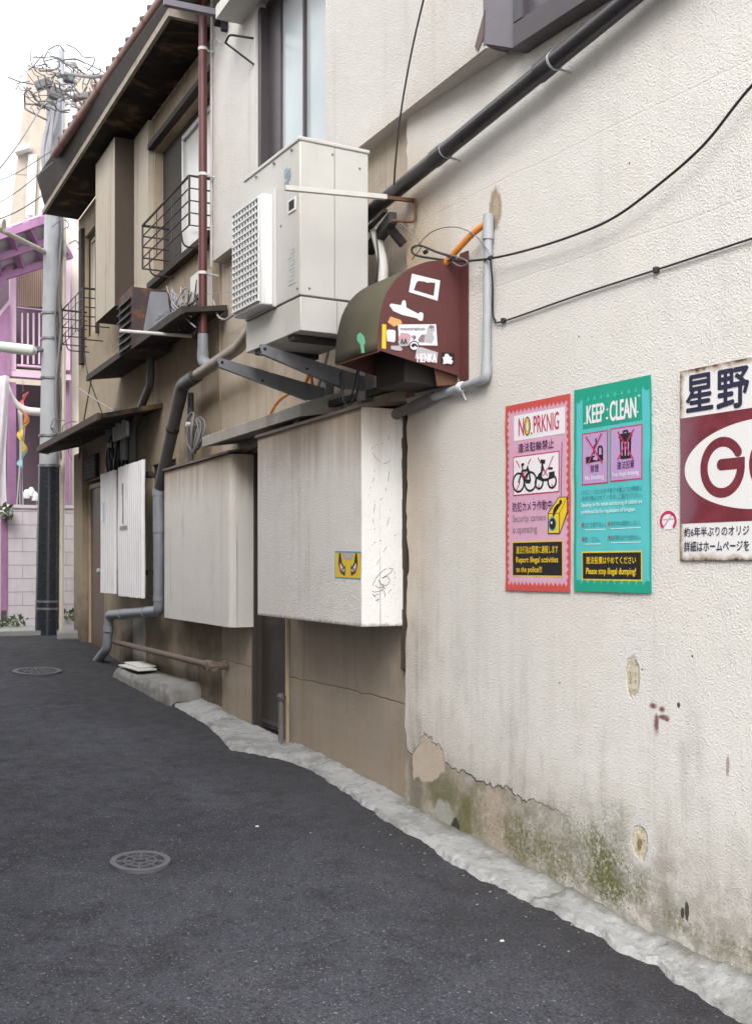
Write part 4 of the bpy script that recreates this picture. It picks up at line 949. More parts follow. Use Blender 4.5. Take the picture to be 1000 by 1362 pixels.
# ---------------------------------------------------------------- lettering on flat sheets
def text_into(b, body, fn, a0, a1, b0, b1, bold=0., mat=0):
    """letters fitted into the box a0..a1, b0..b1; fn(a, b) gives the point on the sheet"""
    cu = bpy.data.curves.new('t', 'FONT'); cu.body = body; cu.offset = bold; cu.resolution_u = 3
    ob = bpy.data.objects.new('t', cu); COL.objects.link(ob)
    dg = bpy.context.evaluated_depsgraph_get(); me = bpy.data.meshes.new_from_object(ob.evaluated_get(dg))
    bpy.data.objects.remove(ob); bpy.data.curves.remove(cu)
    if not me.vertices: bpy.data.meshes.remove(me); return
    x0 = min(v.co.x for v in me.vertices); x1 = max(v.co.x for v in me.vertices); y0 = min(v.co.y for v in me.vertices); y1 = max(v.co.y for v in me.vertices)
    k = b.add([fn(a0 + (v.co.x - x0) / (x1 - x0) * (a1 - a0), b0 + (v.co.y - y0) / (y1 - y0) * (b1 - b0)) for v in me.vertices])
    b.i = mat
    for p in me.polygons: b.face([k + i for i in p.vertices])
    b.i = 0; bpy.data.meshes.remove(me)
def strip(fn, pts, w_):                                   # thick stroke outline as quads on a sheet
    out_ = []
    for (x0, y0), (x1, y1) in zip(pts, pts[1:]):
        dx, dy = x1 - x0, y1 - y0; l = math.hypot(dx, dy) or 1; nx, ny = -dy / l * w_ / 2, dx / l * w_ / 2
        out_.append([fn(x0 - nx, y0 - ny), fn(x1 - nx, y1 - ny), fn(x1 + nx, y1 + ny), fn(x0 + nx, y0 + ny)])
    return out_
# hood lettering (flat side plane, in the same coordinates)
b = MB()
def hsfn(off): return lambda x, y: hs_pt(x, -y, off)
text_into(b, 'moveration', hsfn(.0065), 285, 500, -662, -632, ); text_into(b, '9', hsfn(.0065), 385, 420, -745, -708); b.build('sticker_lettering', M['p_black'], side, recalc=False); b = MB(); text_into(b, 'AA', hsfn(.0066), 282, 342, -785, -735); text_into(b, 'AA', hsfn(.0067), 285, 345, -785, -735); b.build('sticker_lettering', M['p_black'], side, recalc=False); b = MB()
b.i = 1; [text_into(b, 'HENKA', hsfn(.0067 + .0001 * i), 430 + 3 * i, 600 + 3 * i, -945, -868, 0, 1) for i in range(3)]
b.build('sticker_lettering', [M['p_black'], M['p_white']], side, recalc=False)

class Sheet:
    """a sheet on the near wall; photo pixels map to (a, b): a to the right, b up"""
    def __init__(s, yl, z0, w_, h, off, wav, seed): s.yl, s.z0, s.w, s.h, s.off, s.wav, s.seed = yl, z0, w_, h, off, wav, seed
    def wave(s, a, b):
        q = mnoise.noise(Vector((a * 5, b * 3, s.seed))) * .6 + mnoise.noise(Vector((a * 13, b * 7, s.seed + 5))) * .4
        e = max(0, 1 - min(a, s.w - a) / .05) * .4
        return s.wav * (q * .5 + .5 + e * mnoise.noise(Vector((b * 8, s.seed, 2))))
    def P(s, a, b, lift=0.): return Vector((-(s.off + s.wave(a, b) + lift), s.yl - a, s.z0 + b))
    def ab(s, px, py):
        p = FA.at(px, py); return s.yl - p.y, p.z - s.z0
    def fn(s, lift): return lambda a, b: s.P(a, b, lift)
    def cells(s, bld, poly, lift, mat=0):
        k = bld.add([s.P(a, b, lift) for a, b in poly]); bld.i = mat; bld.face(range(k, k + len(poly))); bld.i = 0
    def rect(s, bld, a0, a1, b0, b1, lift, mat=0, n=5, m=6):
        bld.i = mat; bld.grid(lambda i, j: s.P(a0 + (a1 - a0) * i, b0 + (b1 - b0) * j, lift), n, m); bld.i = 0
    def stroke(s, bld, pts, w_, lift, mat=0):
        bld.i = mat
        for q_ in strip(s.fn(lift), pts, w_): bld.poly(q_)
        bld.i = 0
    def ring(s, bld, ca, cb, r0a, r0b, w_, lift, mat=0, n=28, arc=(0, 1)):
        bld.i = mat; k = None
        for i in range(n + 1):
            a_ = 2 * math.pi * (arc[0] + (arc[1] - arc[0]) * i / n); c_, s_ = math.cos(a_), math.sin(a_)
            kk = bld.add([s.P(ca + c_ * r0a, cb + s_ * r0b, lift), s.P(ca + c_ * (r0a - w_), cb + s_ * (r0b - w_), lift)])
            if k is not None: bld.face((k, k + 1, kk + 1, kk))
            k = kk
        bld.i = 0
    def disc(s, bld, ca, cb, ra, rb, lift, mat=0, n=24): s.cells(bld, [(ca + ra * math.cos(2 * math.pi * i / n), cb + rb * math.sin(2 * math.pi * i / n)) for i in range(n)], lift, mat)
def zz(scale, ox, oy, sheet):
    """box from zoomed measurements taken at its left edge: (xl, ytop, ybottom, xr) -> a0, a1, b0, b1"""
    def g(xl, yt, yb, xr):
        a0, b1 = sheet.ab(ox + xl / scale, oy + yt / scale); _, b0 = sheet.ab(ox + xl / scale, oy + yb / scale); a1, _ = sheet.ab(ox + xr / scale, oy + yt / scale)
        return a0, a1, b0, b1
    return g
# red and pink poster
S = Sheet(4.618, 1.472, .509, .949, .005, .009, 1.3)
t = thing('poster', 'pink no parking poster with red saw-toothed border and a yellow camera', 'poster', FA.P(4.36, .005, 1.472))
b = MB(); b.grid(lambda i, j: S.P(S.w * i, S.h * j), 30, 40); b.build('sheet', M['p_pink'], t, solid=.0006)
b = MB(); L = .0012
S.rect(b, 0, .014, 0, S.h, L, 0, 1, 40); S.rect(b, S.w - .014, S.w, 0, S.h, L, 0, 1, 40); S.rect(b, .014, S.w - .014, 0, .026, L, 0, 20, 1); S.rect(b, .014, S.w - .014, S.h - .026, S.h, L, 0, 20, 1)
n = 26
for i in range(n):
    z0, z1 = S.h * i / n, S.h * (i + 1) / n
    S.cells(b, [(.014, z0), (.030, (z0 + z1) / 2), (.014, z1)], L); S.cells(b, [(S.w - .014, z0), (S.w - .030, (z0 + z1) / 2), (S.w - .014, z1)], L)
for i in range(16):
    a0, a1 = S.w * i / 16, S.w * (i + 1) / 16; S.cells(b, [(a0, .026), ((a0 + a1) / 2, .046), (a1, .026)], L); S.cells(b, [(a0, S.h - .026), ((a0 + a1) / 2, S.h - .046), (a1, S.h - .026)], L)
b.build('border', M['p_red'], t, recalc=False)
g = zz(4.70, 660, 510, S)
def framed(bld, box, fill, edge, ew, L, n=5, m=6):
    a0, a1, b0, b1 = box; S_.rect(bld, a0, a1, b0, b1, L, edge, n, m); S_.rect(bld, a0 + ew, a1 - ew, b0 + ew, b1 - ew, L + .0006, fill, n, m)
S_ = S
def cap(box, fill, edge=None, ew=.006):
    b = MB()
    if edge: framed(b, box, 0, 1, ew, .0014)
    else: S_.rect(b, *box, .0014, 0)
    b.build('caption_panel', [fill] + ([edge] if edge else []), t, recalc=False)
cap(g(120, 205, 362, 438), M['p_white']); cap(g(115, 460, 705, 403), M['p_white'], M['p_crimson']); cap(g(108, 990, 1205, 425), M['p_black'], M['p_yellow'])
b = MB(); mats = [M['p_purple'], M['p_crimson'], M['p_yellow'], M['p_grey'], M['p_black']]
def T(s_, box, bold=0., mat=0, lift=.0028):
    a0, a1, b0, b1 = box; d_ = min(bold * (b1 - b0) * .9, .010)
    if bold <= 0: text_into(b, s_, S_.fn(lift), a0, a1, b0, b1, 0, mat); return
    for i, (da, db) in enumerate(((-d_, 0), (d_, 0), (0, d_), (0, -d_))): text_into(b, s_, S_.fn(lift + .00012 * i), a0 + da, a1 + da, b0 + db, b1 + db, 0, mat)
T('N', g(150, 222, 330, 182), .015, 1); T('O', g(188, 216, 325, 220), .07, 4); T('O', g(190, 220, 321, 218), .02, 2, .0034); T('.', g(226, 305, 322, 234), .02, 1)
T('PRKNIG', g(243, 205, 312, 400), .012, 1)
T('違法駐輪禁止', g(147, 378, 435, 370), .012); T('防犯カメラ作動中', g(112, 745, 803, 358), .008)
T('Security camera', g(112, 825, 880, 322), .0, 3); T('is operating.', g(112, 895, 950, 270), .0, 3)
T('違法行為は警察に通報します', g(135, 1018, 1065, 395), .01, 2); T('Report illegal activities', g(135, 1085, 1130, 395), .02, 2); T('to the police!!!', g(135, 1145, 1190, 295), .02, 2)
b.build('lettering', mats, t, recalc=False)
b = MB(); mats = [M['p_black'], M['p_crimson'], M['p_yellow'], M['p_cyan'], M['p_white'], M['p_purple']]
Z_ = lambda x, y: S.ab(680 + x / 10.48, 590 + y / 10.48)            # from the enlarged pictograms
def strk(pts, w_, mat=0, lift=.003): S.stroke(b, [Z_(*p) for p in pts], w_, lift, mat)
for cx, cy in ((125, 545), (290, 530)): a_, b_ = Z_(cx, cy); S.ring(b, a_, b_, .052, .052, .011, .003)
strk([(125, 545), (180, 380), (270, 370), (225, 530), (180, 400)], .012); strk([(270, 370), (290, 530)], .012); strk([(225, 530), (290, 530)], .02); strk([(165, 300), (205, 290)], .014); strk([(185, 380), (180, 298)], .009); strk([(262, 330), (245, 330), (265, 370)], .014)
for cx, cy in ((412, 545), (592, 530)): a_, b_ = Z_(cx, cy); S.ring(b, a_, b_, .036, .036, .011, .003)
S.cells(b, [Z_(*p) for p in ((380, 495), (400, 430), (435, 395), (460, 400), (445, 490), (545, 480), (548, 400), (625, 385), (632, 475), (560, 500), (520, 525), (450, 525))], .003, 0)
strk([(445, 410), (460, 260)], .014); strk([(430, 250), (495, 255)], .02); strk([(535, 345), (600, 348)], .012); strk([(455, 300), (480, 380)], .012)
for q_ in (((95, 240), (150, 340)), ((300, 210), (262, 290)), ((180, 400), (235, 500)), ((230, 390), (170, 470)), ((150, 530), (95, 660)), ((395, 195), (435, 270)), ((610, 170), (540, 340)), ((470, 350), (530, 450)), ((530, 345), (470, 450)), ((415, 570), (395, 640)), ((585, 560), (605, 600))): strk(q_, .006, 1, .0037)
strk([(725, -20), (712, 760)], .005, 5, .0016)
cam_poly = [(540, 970), (690, 750), (800, 750), (800, 960), (690, 1250), (540, 1250)]
S.cells(b, [Z_(*p) for p in ((532, 965), (686, 742), (808, 744), (808, 964), (696, 1258), (532, 1258))], .0030, 0)
S.cells(b, [Z_(*p) for p in ((545, 972), (692, 752), (796, 754), (692, 968))], .0037, 2); S.cells(b, [Z_(*p) for p in ((700, 968), (797, 768), (797, 955), (700, 1235))], .0037, 2); S.cells(b, [Z_(*p) for p in ((545, 982), (690, 976), (688, 1246), (545, 1246))], .0037, 2)
a_, b_ = Z_(598, 1120); S.disc(b, a_, b_, .030, .036, .0042, 3); S.disc(b, a_, b_, .023, .028, .0047, 0); S.disc(b, a_ - .006, b_ + .006, .006, .007, .0052, 4)
a_, b_ = Z_(712, 812); S.disc(b, a_, b_, .010, .010, .0044, 0)
b.build('pictogram', mats, t, recalc=False)
# teal and green poster
S = Sheet(4.08, 1.478, .508, .953, .005, .012, 4.1); S_ = S
t = thing('poster', 'teal keep clean poster with green scalloped edges and lilac panels', 'poster', FA.P(3.83, .005, 1.478))
b = MB(); b.grid(lambda i, j: S.P(S.w * i, S.h * j), 30, 40); b.build('sheet', M['p_teal'], t, solid=.0006)
b = MB(); S.rect(b, 0, .016, 0, S.h, L, 0, 1, 40); S.rect(b, S.w - .010, S.w, 0, S.h, L, 0, 1, 40); S.rect(b, .016, S.w - .01, 0, .034, L, 0, 20, 1); S.rect(b, .016, S.w - .01, S.h - .042, S.h, L, 0, 20, 1)
for i in range(11):
    ca = .03 + (S.w - .055) * i / 10
    S.cells(b, [(ca + .021 * math.cos(math.pi * q_ / 8), .0335 + .022 * math.sin(math.pi * q_ / 8)) for q_ in range(9)], L); S.cells(b, [(ca + .021 * math.cos(math.pi * q_ / 8), S.h - .0415 - .022 * math.sin(math.pi * q_ / 8)) for q_ in range(9)], L)
b.build('border', M['p_green'], t, recalc=False)
g = zz(4.392, 755, 490, S); b = MB()
cap(g(98, 195, 355, 443), M['p_green']); cap(g(93, 383, 685, 245), M['p_lilac'], M['p_crimson']); cap(g(258, 353, 665, 445), M['p_lilac'], M['p_crimson']); cap(g(93, 1070, 1237, 445), M['p_black'], M['p_yellow'], .007)
b = MB(); mats = [M['p_purple'], M['p_white'], M['p_yellow'], M['p_dteal'], M['p_ltext'], M['p_crimson']]
T('KEEP', g(122, 222, 325, 225), .03, 1); T('CLEAN', g(258, 196, 310, 410), .03, 1); T('.', g(236, 285, 300, 248), .0, 1); T('+', g(236, 232, 252, 250), .0, 1); T('+', g(420, 152, 172, 437), .0, 1); T('.', g(415, 250, 262, 424), 0, 1); T('.', g(106, 318, 330, 115), 0, 1)
T('禁煙', g(143, 565, 610, 192), .015); T('No Smoking', g(112, 628, 662, 222), .01, 1); T('違法投棄', g(300, 545, 592, 400), .015); T('Stop illegal dumping', g(272, 608, 640, 425), .01, 1)
T('たばこ・ゴミのポイ捨てや路上での喫煙は', g(95, 712, 742, 445), 0, 3); T('条例で禁止されています。ご協力ください。', g(95, 748, 778, 445), 0, 3)
T('Smoking on the street and littering of rubbish are', g(95, 788, 818, 445), .012, 4); T('prohibited by the regulations of Setagaya.', g(95, 828, 858, 405), .012, 4)
for (x, y, x1, s_) in ((112, 900, 232, 'ゴミを捨てない。'), (262, 893, 435, '歩行中は喫煙をしない。'), (112, 983, 200, '缶・びん。'), (262, 975, 440, '指定場所以外では吸わない。')):
    T(s_, g(x, y, y + 30, x1), 0, 3); S.rect(b, *g(x - 15, y + 3, y + 25, x - 5), .003, 5, 1, 1)
    a0, a1, b0, b1 = g(x, y + 42, y + 46, x1); S.rect(b, a0, a1, b0, b1, .0018, 4, 4, 1)
T('違法投棄はやめてください', g(120, 1100, 1142, 410), .012, 2); T('Please stop illegal dumping!', g(120, 1165, 1212, 410), .025, 2)
b.build('lettering', mats, t, recalc=False)
b = MB(); Z_ = lambda x, y: S.ab(755 + x / 4.392, 490 + y / 4.392)
strk([(118, 538), (218, 520)], .030, 0, .003); strk([(165, 500), (165, 460), (180, 440), (175, 410)], .010, 0, .003); strk([(190, 510), (190, 465), (200, 455), (212, 460), (214, 500)], .010, 0, .003)
S.cells(b, [Z_(*p) for p in ((316, 405), (382, 395), (380, 525), (320, 532))], .003, 0); S.cells(b, [Z_(*p) for p in ((310, 385), (388, 373), (388, 398), (310, 410))], .003, 0); strk([(335, 380), (337, 368), (360, 364), (362, 378)], .010, 0, .003)
for x in (330, 348, 366): strk([(x, 430), (x, 510)], .007, 4, .0037)
for q_ in (((118, 400), (215, 555)), ((210, 380), (130, 560)), ((305, 370), (395, 530)), ((398, 355), (305, 535))): strk(q_, .008, 1, .0044)
b.build('pictogram', [M['p_black'], M['p_crimson'], M['p_yellow'], M['p_cyan'], M['p_lilac']], t, recalc=False)
# enamel sign
S = Sheet(3.404, 1.619, .98, .801, .012, .0, 0); S_ = S
t = thing('enamel_sign', 'rusty edged enamel sign with maroon field and white oval', 'sign', FA.P(2.9, .012, 1.619))
b = MB(); b.box(FA, 3.404 - .98, 3.404, .002, .011, 1.619, 2.42); b.build('plate', M['enamel'], t, bevel=.002)
g = zz(4.543, 860, 460, S); b = MB()
a0, a1, b0, b1 = g(222, 440, 1075, 600); top_b = b1; bot_b = b0
S.rect(b, .004, .976, bot_b, top_b, .0004, 0, 1, 1); b.build('colour_field', M['maroon'], t, recalc=False)
a0, _ = S.ab(860 + 240 / 4.543, 0 + 620); oc = a0 + .40; _, ot = S.ab(998, 562); _, ob_ = S.ab(985, 674.5); ocb = (ot + ob_) / 2
b = MB(); S.disc(b, oc, ocb, .40, (ot - ob_) / 2 + .012, .0009, 0, 64); b.build('oval', M['enamel'], t, recalc=False)
b = MB(); gx0, gx1 = S.ab(860 + 335 / 4.543, 620)[0], S.ab(860 + 605 / 4.543, 620)[0]
ga, gb = (gx0 + gx1) / 2, S.ab(963, 460 + 735 / 4.543)[1]; ra = (gx1 - gx0) / 2; rb = ra * 1.06
S.ring(b, ga, gb, ra, rb, .040, .0014, 0, 48, (.09, 1.0))
e_ = S.P(ga, gb)
a_ = 2 * math.pi * .09; S.disc(b, ga + (ra - .02) * math.cos(a_), gb + (rb - .02) * math.sin(a_), .020, .020, .0017)
S.rect(b, ga - .005, ga + ra, gb - .012, gb + .034, .0020, 0, 1, 1); S.disc(b, ga - .004, gb + .011, .023, .023, .0023)
S.ring(b, ga + ra * 2 + .02, gb, ra, rb, .040, .0014, 0, 48)
b.build('emblem', M['maroon'], t, recalc=False)
b = MB(); T('星', g(250, 190, 403, 410), .028, 0, .0009); T('野', g(437, 157, 390, 626), .028, 0, .0009); b.build('lettering', M['navy'], t, recalc=False); b = MB()
T('約6年半ぶりのオリジ', g(238, 1098, 1155, 630), .018, 0, .0009); T('詳細はホームページを', g(238, 1182, 1245, 630), .018, 0, .0009)
b.build('lettering', M['navy'], t, recalc=False)
# round sticker
S = Sheet(3.54, 1.74, .12, .11, .002, 0, 0)
t = thing('sticker', 'small round red and white sticker between the teal poster and the sign', 'sticker', FA.P(3.48, .002, 1.74))
a_, b_ = S.ab(888.5, 693); b = MB(); b.prism([S.P(a_ + .052 * math.cos(q_ / 24 * 6.283), max(b_ + .046 * math.sin(q_ / 24 * 6.283), b_ - .036)) for q_ in range(24)], (.001, 0, 0)); b.build('disc', M['p_white'], t)
b = MB(); S.ring(b, a_, b_, .050, .044, .014, .0005, 0, 32, (-.14, .64)); S.stroke(b, [(a_ - .025, b_ - .025), (a_ + .025, b_ + .03)], .004, .0005); b.build('red_ring', M['p_crimson'], t, recalc=False)
b = MB(); S.stroke(b, [(a_ - .032, b_ + .006), (a_ + .032, b_ + .008)], .007, .0009); b.build('print', M['p_dull'], t, recalc=False)

# sticker and scribbles on the shutter box
def bx(px, py, off=.0): return FB.at(px, py, .2705 + off)
Q = lambda x, y: (440 + x / 9.524, 720 + y / 9.524)
st = MB(); st.prism([bx(*Q(*p), .0005) for p in ((55, 122), (385, 130), (378, 485), (52, 465))], FB.v * .0006)
sk = tag(st.build('sticker', M['p_cyan']), 'square yellow sticker with fierce painted eyes on the stuccoed box', 'sticker')
b = MB()
def pz(pts, mat, off): b.i = mat; b.poly([bx(*Q(*p), off) for p in pts]); b.i = 0
pz([(60, 145), (380, 152), (376, 468), (58, 450)], 0, .0014)
for m_ in (1, -1):
    X = lambda x: 218 + m_ * (x - 218)
    pz([(X(105), 150), (X(150), 150), (X(185), 290), (X(180), 440), (X(120), 400), (X(95), 290)], 2, .0018)
    pz([(X(110), 260), (X(140), 330), (X(172), 370), (X(165), 410), (X(120), 390), (X(100), 320)], 3, .0022)
    pz([(X(118), 270), (X(150), 330), (X(176), 360), (X(165), 385), (X(135), 365), (X(118), 320)], 4, .0026)
    pz([(X(140), 335), (X(160), 345), (X(158), 372), (X(142), 365)], 1, .0030)
    pz([(X(125), 152), (X(150), 152), (X(190), 280), (X(172), 330), (X(140), 270)], 0, .0030)
pz([(150, 152), (285, 155), (285, 205), (250, 225), (180, 222), (150, 200)], 5, .0034)
b.build('picture', [M['p_yellow'], M['p_black'], M['p_black'], flat('dark red ink', (.25, .03, .04)), M['p_white'], M['p_dull']], sk, recalc=False)
gf = MB()
def side_pt(px, py):
    v, z = FB.vz(px, py, p2a - .0012); return FB.P(p2a - .0012, v, z)
def scrib(zp, w_=.0022, dash=.0):
    pts = spline([side_pt(*Q(*p)) for p in zp], 5)
    run = []
    for i, p in enumerate(pts):
        if dash and random.random() < dash:
            if len(run) > 1: gf.ribbon(run, w_, -FB.u)
            run = []
        else: run.append(p)
    if len(run) > 1: gf.ribbon(run, w_, -FB.u)
scrib([(790, 350), (720, 340), (640, 390), (560, 490), (528, 580), (540, 640), (640, 625), (690, 590)], .003, .12); scrib([(790, 350), (818, 430), (800, 540), (740, 640), (680, 700), (600, 740)], .0025, .2)
scrib([(785, 360), (740, 410), (650, 465)], .003); scrib([(600, 485), (640, 545), (690, 600)], .004); scrib([(650, 470), (710, 445), (745, 500), (700, 560), (650, 545)], .003); scrib([(565, 555), (600, 590), (660, 580), (640, 620)], .003); scrib([(670, 620), (690, 690)], .003); scrib([(530, 670), (560, 700), (600, 745), (570, 750)], .0045, .1); scrib([(550, 690), (610, 665)], .003)
Q2 = lambda x, y: (320 + x / 4.004, 520 + y / 4.004); Qs = Q; Q = Q2
scrib([(800, 210), (780, 270), (730, 285), (700, 310), (720, 355), (760, 385), (795, 370), (810, 310), (780, 280)], .0022, .3); scrib([(795, 390), (785, 480), (760, 560), (730, 590), (700, 580)], .0024, .25); scrib([(715, 390), (710, 460), (690, 520), (685, 555)], .0022, .4); scrib([(715, 600), (705, 680), (715, 740)], .0022, .4); scrib([(800, 600), (795, 650), (780, 720)], .0022, .4); scrib([(830, 765), (800, 790), (760, 860), (715, 945)], .0022, .3); scrib([(700, 820), (720, 805), (770, 790)], .003, .3)
o = gf.build('marker_scribble', M['marker'], box2, recalc=False); o['label'] = 'black marker scribbles and an oval tag'
Q = Qs

# ---------------------------------------------------------------- cables
def cable(name, pts, r, mat, label, n=10, seg=8):
    b = MB(); b.tube(spline(pts, n), r, seg); return tag(b.build(name, mat), label, 'cable')
A_ = FA.at
t = thing('cable', 'black cable sweeping up across the near wall from the loops at the hood', 'cable', A_(610, 346, .05))
b = MB(); b.tube(spline([A_(1120, -10, .06), A_(1000, 113, .05), A_(935, 193, .05), A_(870, 250, .05), A_(815, 290, .05), A_(760, 314, .05), A_(700, 333, .05), A_(650, 344, .06), A_(610, 347, .09), A_(570, 343, .12), A_(550, 338, .13), A_(549, 329, .13), A_(560, 327, .13), A_(580, 335, .12), A_(605, 343, .10)], 8), .0062, 8); b.build('run', M['cable'], t)
b = MB(); b.tube(spline([A_(575, 333, .12), A_(612, 343, .10), A_(622, 350, .09), A_(612, 354, .09), A_(602, 348, .1), A_(606, 342, .1)], 8), .004, 6); b.tube(spline([A_(552, 330, .14), A_(575, 308, .14), A_(605, 302, .12), A_(630, 312, .08), A_(648, 333, .07), A_(652, 345, .07)], 8), .0028, 6)
b.split('loop', M['grey_cable'], t)
b = MB()
for p in ((602, 343), (652, 343), (566, 335)): q_ = A_(*p, .10 if p[0] < 640 else .065); b.tube([q_ - Vector((0, .012, 0)), q_ + Vector((0, .012, 0))], .012, 8)
b.split('cable_tie', M['rubber'], t)
t = thing('cable', 'thin black cable clipped straight up the near wall to the right', 'cable', A_(668, 426, .01))
b = MB(); b.tube(spline([A_(652, 346, .06), A_(655, 380, .04), A_(655, 412, .012), A_(658, 425, .012), A_(670, 427, .012), A_(770, 392, .012), A_(872, 359, .012), A_(1000, 317, .012), A_(1130, 275, .012)], 8), .0048, 8); b.build('run', M['cable'], t)
for p in ((669, 426.5), (872, 359)):
    q_ = A_(*p, .012); b = MB(); b.box(FA, q_.y - .012, q_.y + .012, .001, .022, q_.z - .013, q_.z + .013); b.split('clip', M['rubber'], t, bevel=.003)
cable('cable', [A_(572, -40, .25), A_(563, 0, .23), A_(547, 70, .21), A_(533, 150, .19), A_(526, 215, .17), A_(524, 246, .14)], .0055, M['cable'], 'black cable hanging loose in front of the overhang')
cable('wire', [A_(528, 292, .1), A_(545, 308, .12), A_(560, 326, .13), A_(548, 345, .12)], .003, M['grey_cable'], 'thin grey wire from the rod bracket to the hood')
# refrigerant line and bracket behind the unit
t = thing('refrigerant_line', 'white taped refrigerant line dropping between the air conditioner and the hood', 'pipe', FA.P(5.72, .08, 3.1))
b = MB(); b.tube(spline([FA.P(5.80, .10, 3.62), FA.P(5.74, .10, 3.50), FA.P(5.70, .10, 3.35), FA.P(5.72, .1, 3.1), FA.P(5.74, .1, 2.8)], 6), .032, 10); b.build('wrapped_pipe', M['white_tape'], t)
b = MB(); b.tube(spline([FA.P(5.72, .14, 3.60), FA.P(5.69, .14, 3.40), FA.P(5.74, .14, 3.2)], 6), .005, 6); b.build('wire', M['cable'], t)
b = MB(); b.bar(FA.P(5.95, .05, 3.55), FA.P(5.52, .14, 3.62), .05, .07); b.bar(FA.P(5.60, .13, 3.60), FA.P(5.60, .02, 3.50), .03, .05); b.bar(FA.P(5.95, .10, 3.63), FA.P(5.54, .18, 3.66), .03, .02); tag(b.build('angle_bracket', M['dark_steel'], bevel=.003), 'dark iron angle bracket on the wall behind the air conditioner', 'bracket')
# conduits and coils under the brackets
cable('flexible_conduit', [FB.P(1.25, .06, 2.85), FB.P(1.20, .10, 2.95), FB.P(1.25, .12, 2.85), FB.P(1.65, .14, 2.80), FB.P(1.85, .15, 2.70)], .012, M['orange'], 'orange conduit over the door canopy below the brackets')
cable('flexible_conduit', [FB.P(1.0, .05, 3.05), FB.P(1.02, .10, 2.85), FB.P(1.08, .16, 2.68), FB.P(1.25, .20, 2.56)], .013, M['frame_beige'], 'beige flexible conduit dropping behind the right stuccoed box')
t = thing('cable', 'black cable loops hanging below the near bracket', 'cable', FC.P(.1, .1, 2.6))
b = MB(); b.tube(spline([FC.P(.30, .02, 2.80), FC.P(.28, .02, 2.62), FC.P(.18, .02, 2.585), FC.P(.10, .02, 2.66), FC.P(.08, .02, 2.80)], 8), .006, 6); b.tube(spline([FC.P(.36, .0, 2.80), FC.P(.33, .0, 2.66), FC.P(.22, .0, 2.63), FC.P(.13, .0, 2.80)], 8), .005, 6); b.split('loop', M['cable'], t)
def coil(name, c, ru, rz, n, r, mat, label, tilt=.02, seed=1):
    rr = random.Random(seed); t = thing(name, label, 'cable coil', c); b = MB()
    for i in range(n):
        a0 = rr.random(); k1 = ru * rr.uniform(.6, 1.05); k2 = rz * rr.uniform(.75, 1.08); du, dz = rr.uniform(-.25, .25) * ru, rr.uniform(-.15, .15) * rz
        pts = [c + FB.u * (du + math.cos(q_ / 16 * 6.283) * k1) + FB.v * (.02 + i * r * 1.1 + tilt * math.sin(q_ / 8 * 6.283 + a0 * 6)) + Vector((0, 0, dz + math.sin(q_ / 16 * 6.283) * k2)) for q_ in range(17)]
        b.tube(spline(pts, 2), r, 6)
    b.build('loops', mat, t)
    b = MB(); b.tube([c + FB.v * .01 + Vector((0, 0, rz * .5)), c + FB.v * (.06 + n * r) + Vector((0, 0, rz * .5))], r * 2.2, 8); b.build('tie', M['white_tape'], t); return t
cp = FB.at(268, 578, .06); coil('cable_coil', cp, .10, .17, 8, .010, M['grey_cable'], 'bundle of grey cable loops beside the door canopy', seed=2)
cp = FB.at(166, 606, .04); coil('cable_coil', cp, .22, .22, 11, .012, M['cable'], 'thick black cable coil hanging above the corrugated sheets', seed=5)
t = thing('conduit', 'two grey conduit elbows entering the wall above the black coil', 'conduit', FB.at(160, 560, .1))
for px in (150, 166):
    p = FB.at(px, 552, .10); b = MB(); b.tube(bend([p - FB.v * .12 + FB.u * .0, p, p - Vector((0, 0, .5))] if px == 166 else [p + FB.u * .25 - FB.u * .5, p + FB.u * .15, p + FB.u * .15 - Vector((0, 0, 1.0))], .10), .05, 12); b.build('elbow', M['grey_pipe'], t)
b = MB(); q_ = FB.at(160, 565, .2)
for i in range(5): b.bar(q_ + FB.u * (-.3 + .14 * i) + Vector((0, 0, .05 * (i % 2))), q_ + FB.u * (-.32 + .14 * i) - Vector((0, 0, .16)), .03, .06)
b.split('tape_tag', M['white_tape'], t)
rr = random.Random(11)
for i, (p0, p1, p2, lab) in enumerate((((113, 470), (118, 500), (140, 560), 'loose black cable dropping from the canopy end to the conduit elbows'), ((122, 505), (112, 560), (106, 610), 'loose thin cable hanging at the far corner of the old house'), ((104, 515), (125, 530), (150, 545), 'pale thin cable sagging below the short canopy'))):
    cable('cable', [FB.at(*p0, .30), FB.at(*p1, .34), FB.at(*p2, .28)], .007, M['white_cable'] if i == 2 else M['cable'], lab)
cable('cable', [FB.at(262, 372, .1), FB.at(258, 400, .12), FB.at(250, 430, .2)], .006, M['cable'], 'thin black cable beside the red downpipe above the rusty box')
cable('wire', [FB.at(245, 390, .2), FB.at(275, 391, .15), FB.at(308, 388, .25)], .003, M['white_cable'], 'taut pale wire from the rusty box to the air conditioner')
cable('cable', [FB.at(284, 400, .06), FB.at(290, 420, .06), FB.at(300, 425, .06), FB.at(312, 418, .06)], .010, M['white_cable'], 'short pale cable beside the red downpipe below the upper floor')
cable('cable', [FB.P(3.45, UV + .015, 7.2), FB.P(3.455, UV + .012, 6.0), FB.P(3.45, UV + .015, 5.0), FB.P(3.46, UV + .012, 4.2)], .012, M['white_tape'], 'pale cable running down the left edge of the upper stuccoed wall')
jb = FB.at(262, 372, .06); b = MB(); uj, zj = FB.uz(268, 372, .09)
b.box(FB, uj, uj + .34, -.018, .09, zj - .24, zj + .10); b.box(FB, uj + .05, uj + .29, .0905, .10, zj - .20, zj + .06); tag(b.build('junction_box', M['ac'], bevel=.008), 'pale square junction box on the wall behind the red downpipe', 'junction box')
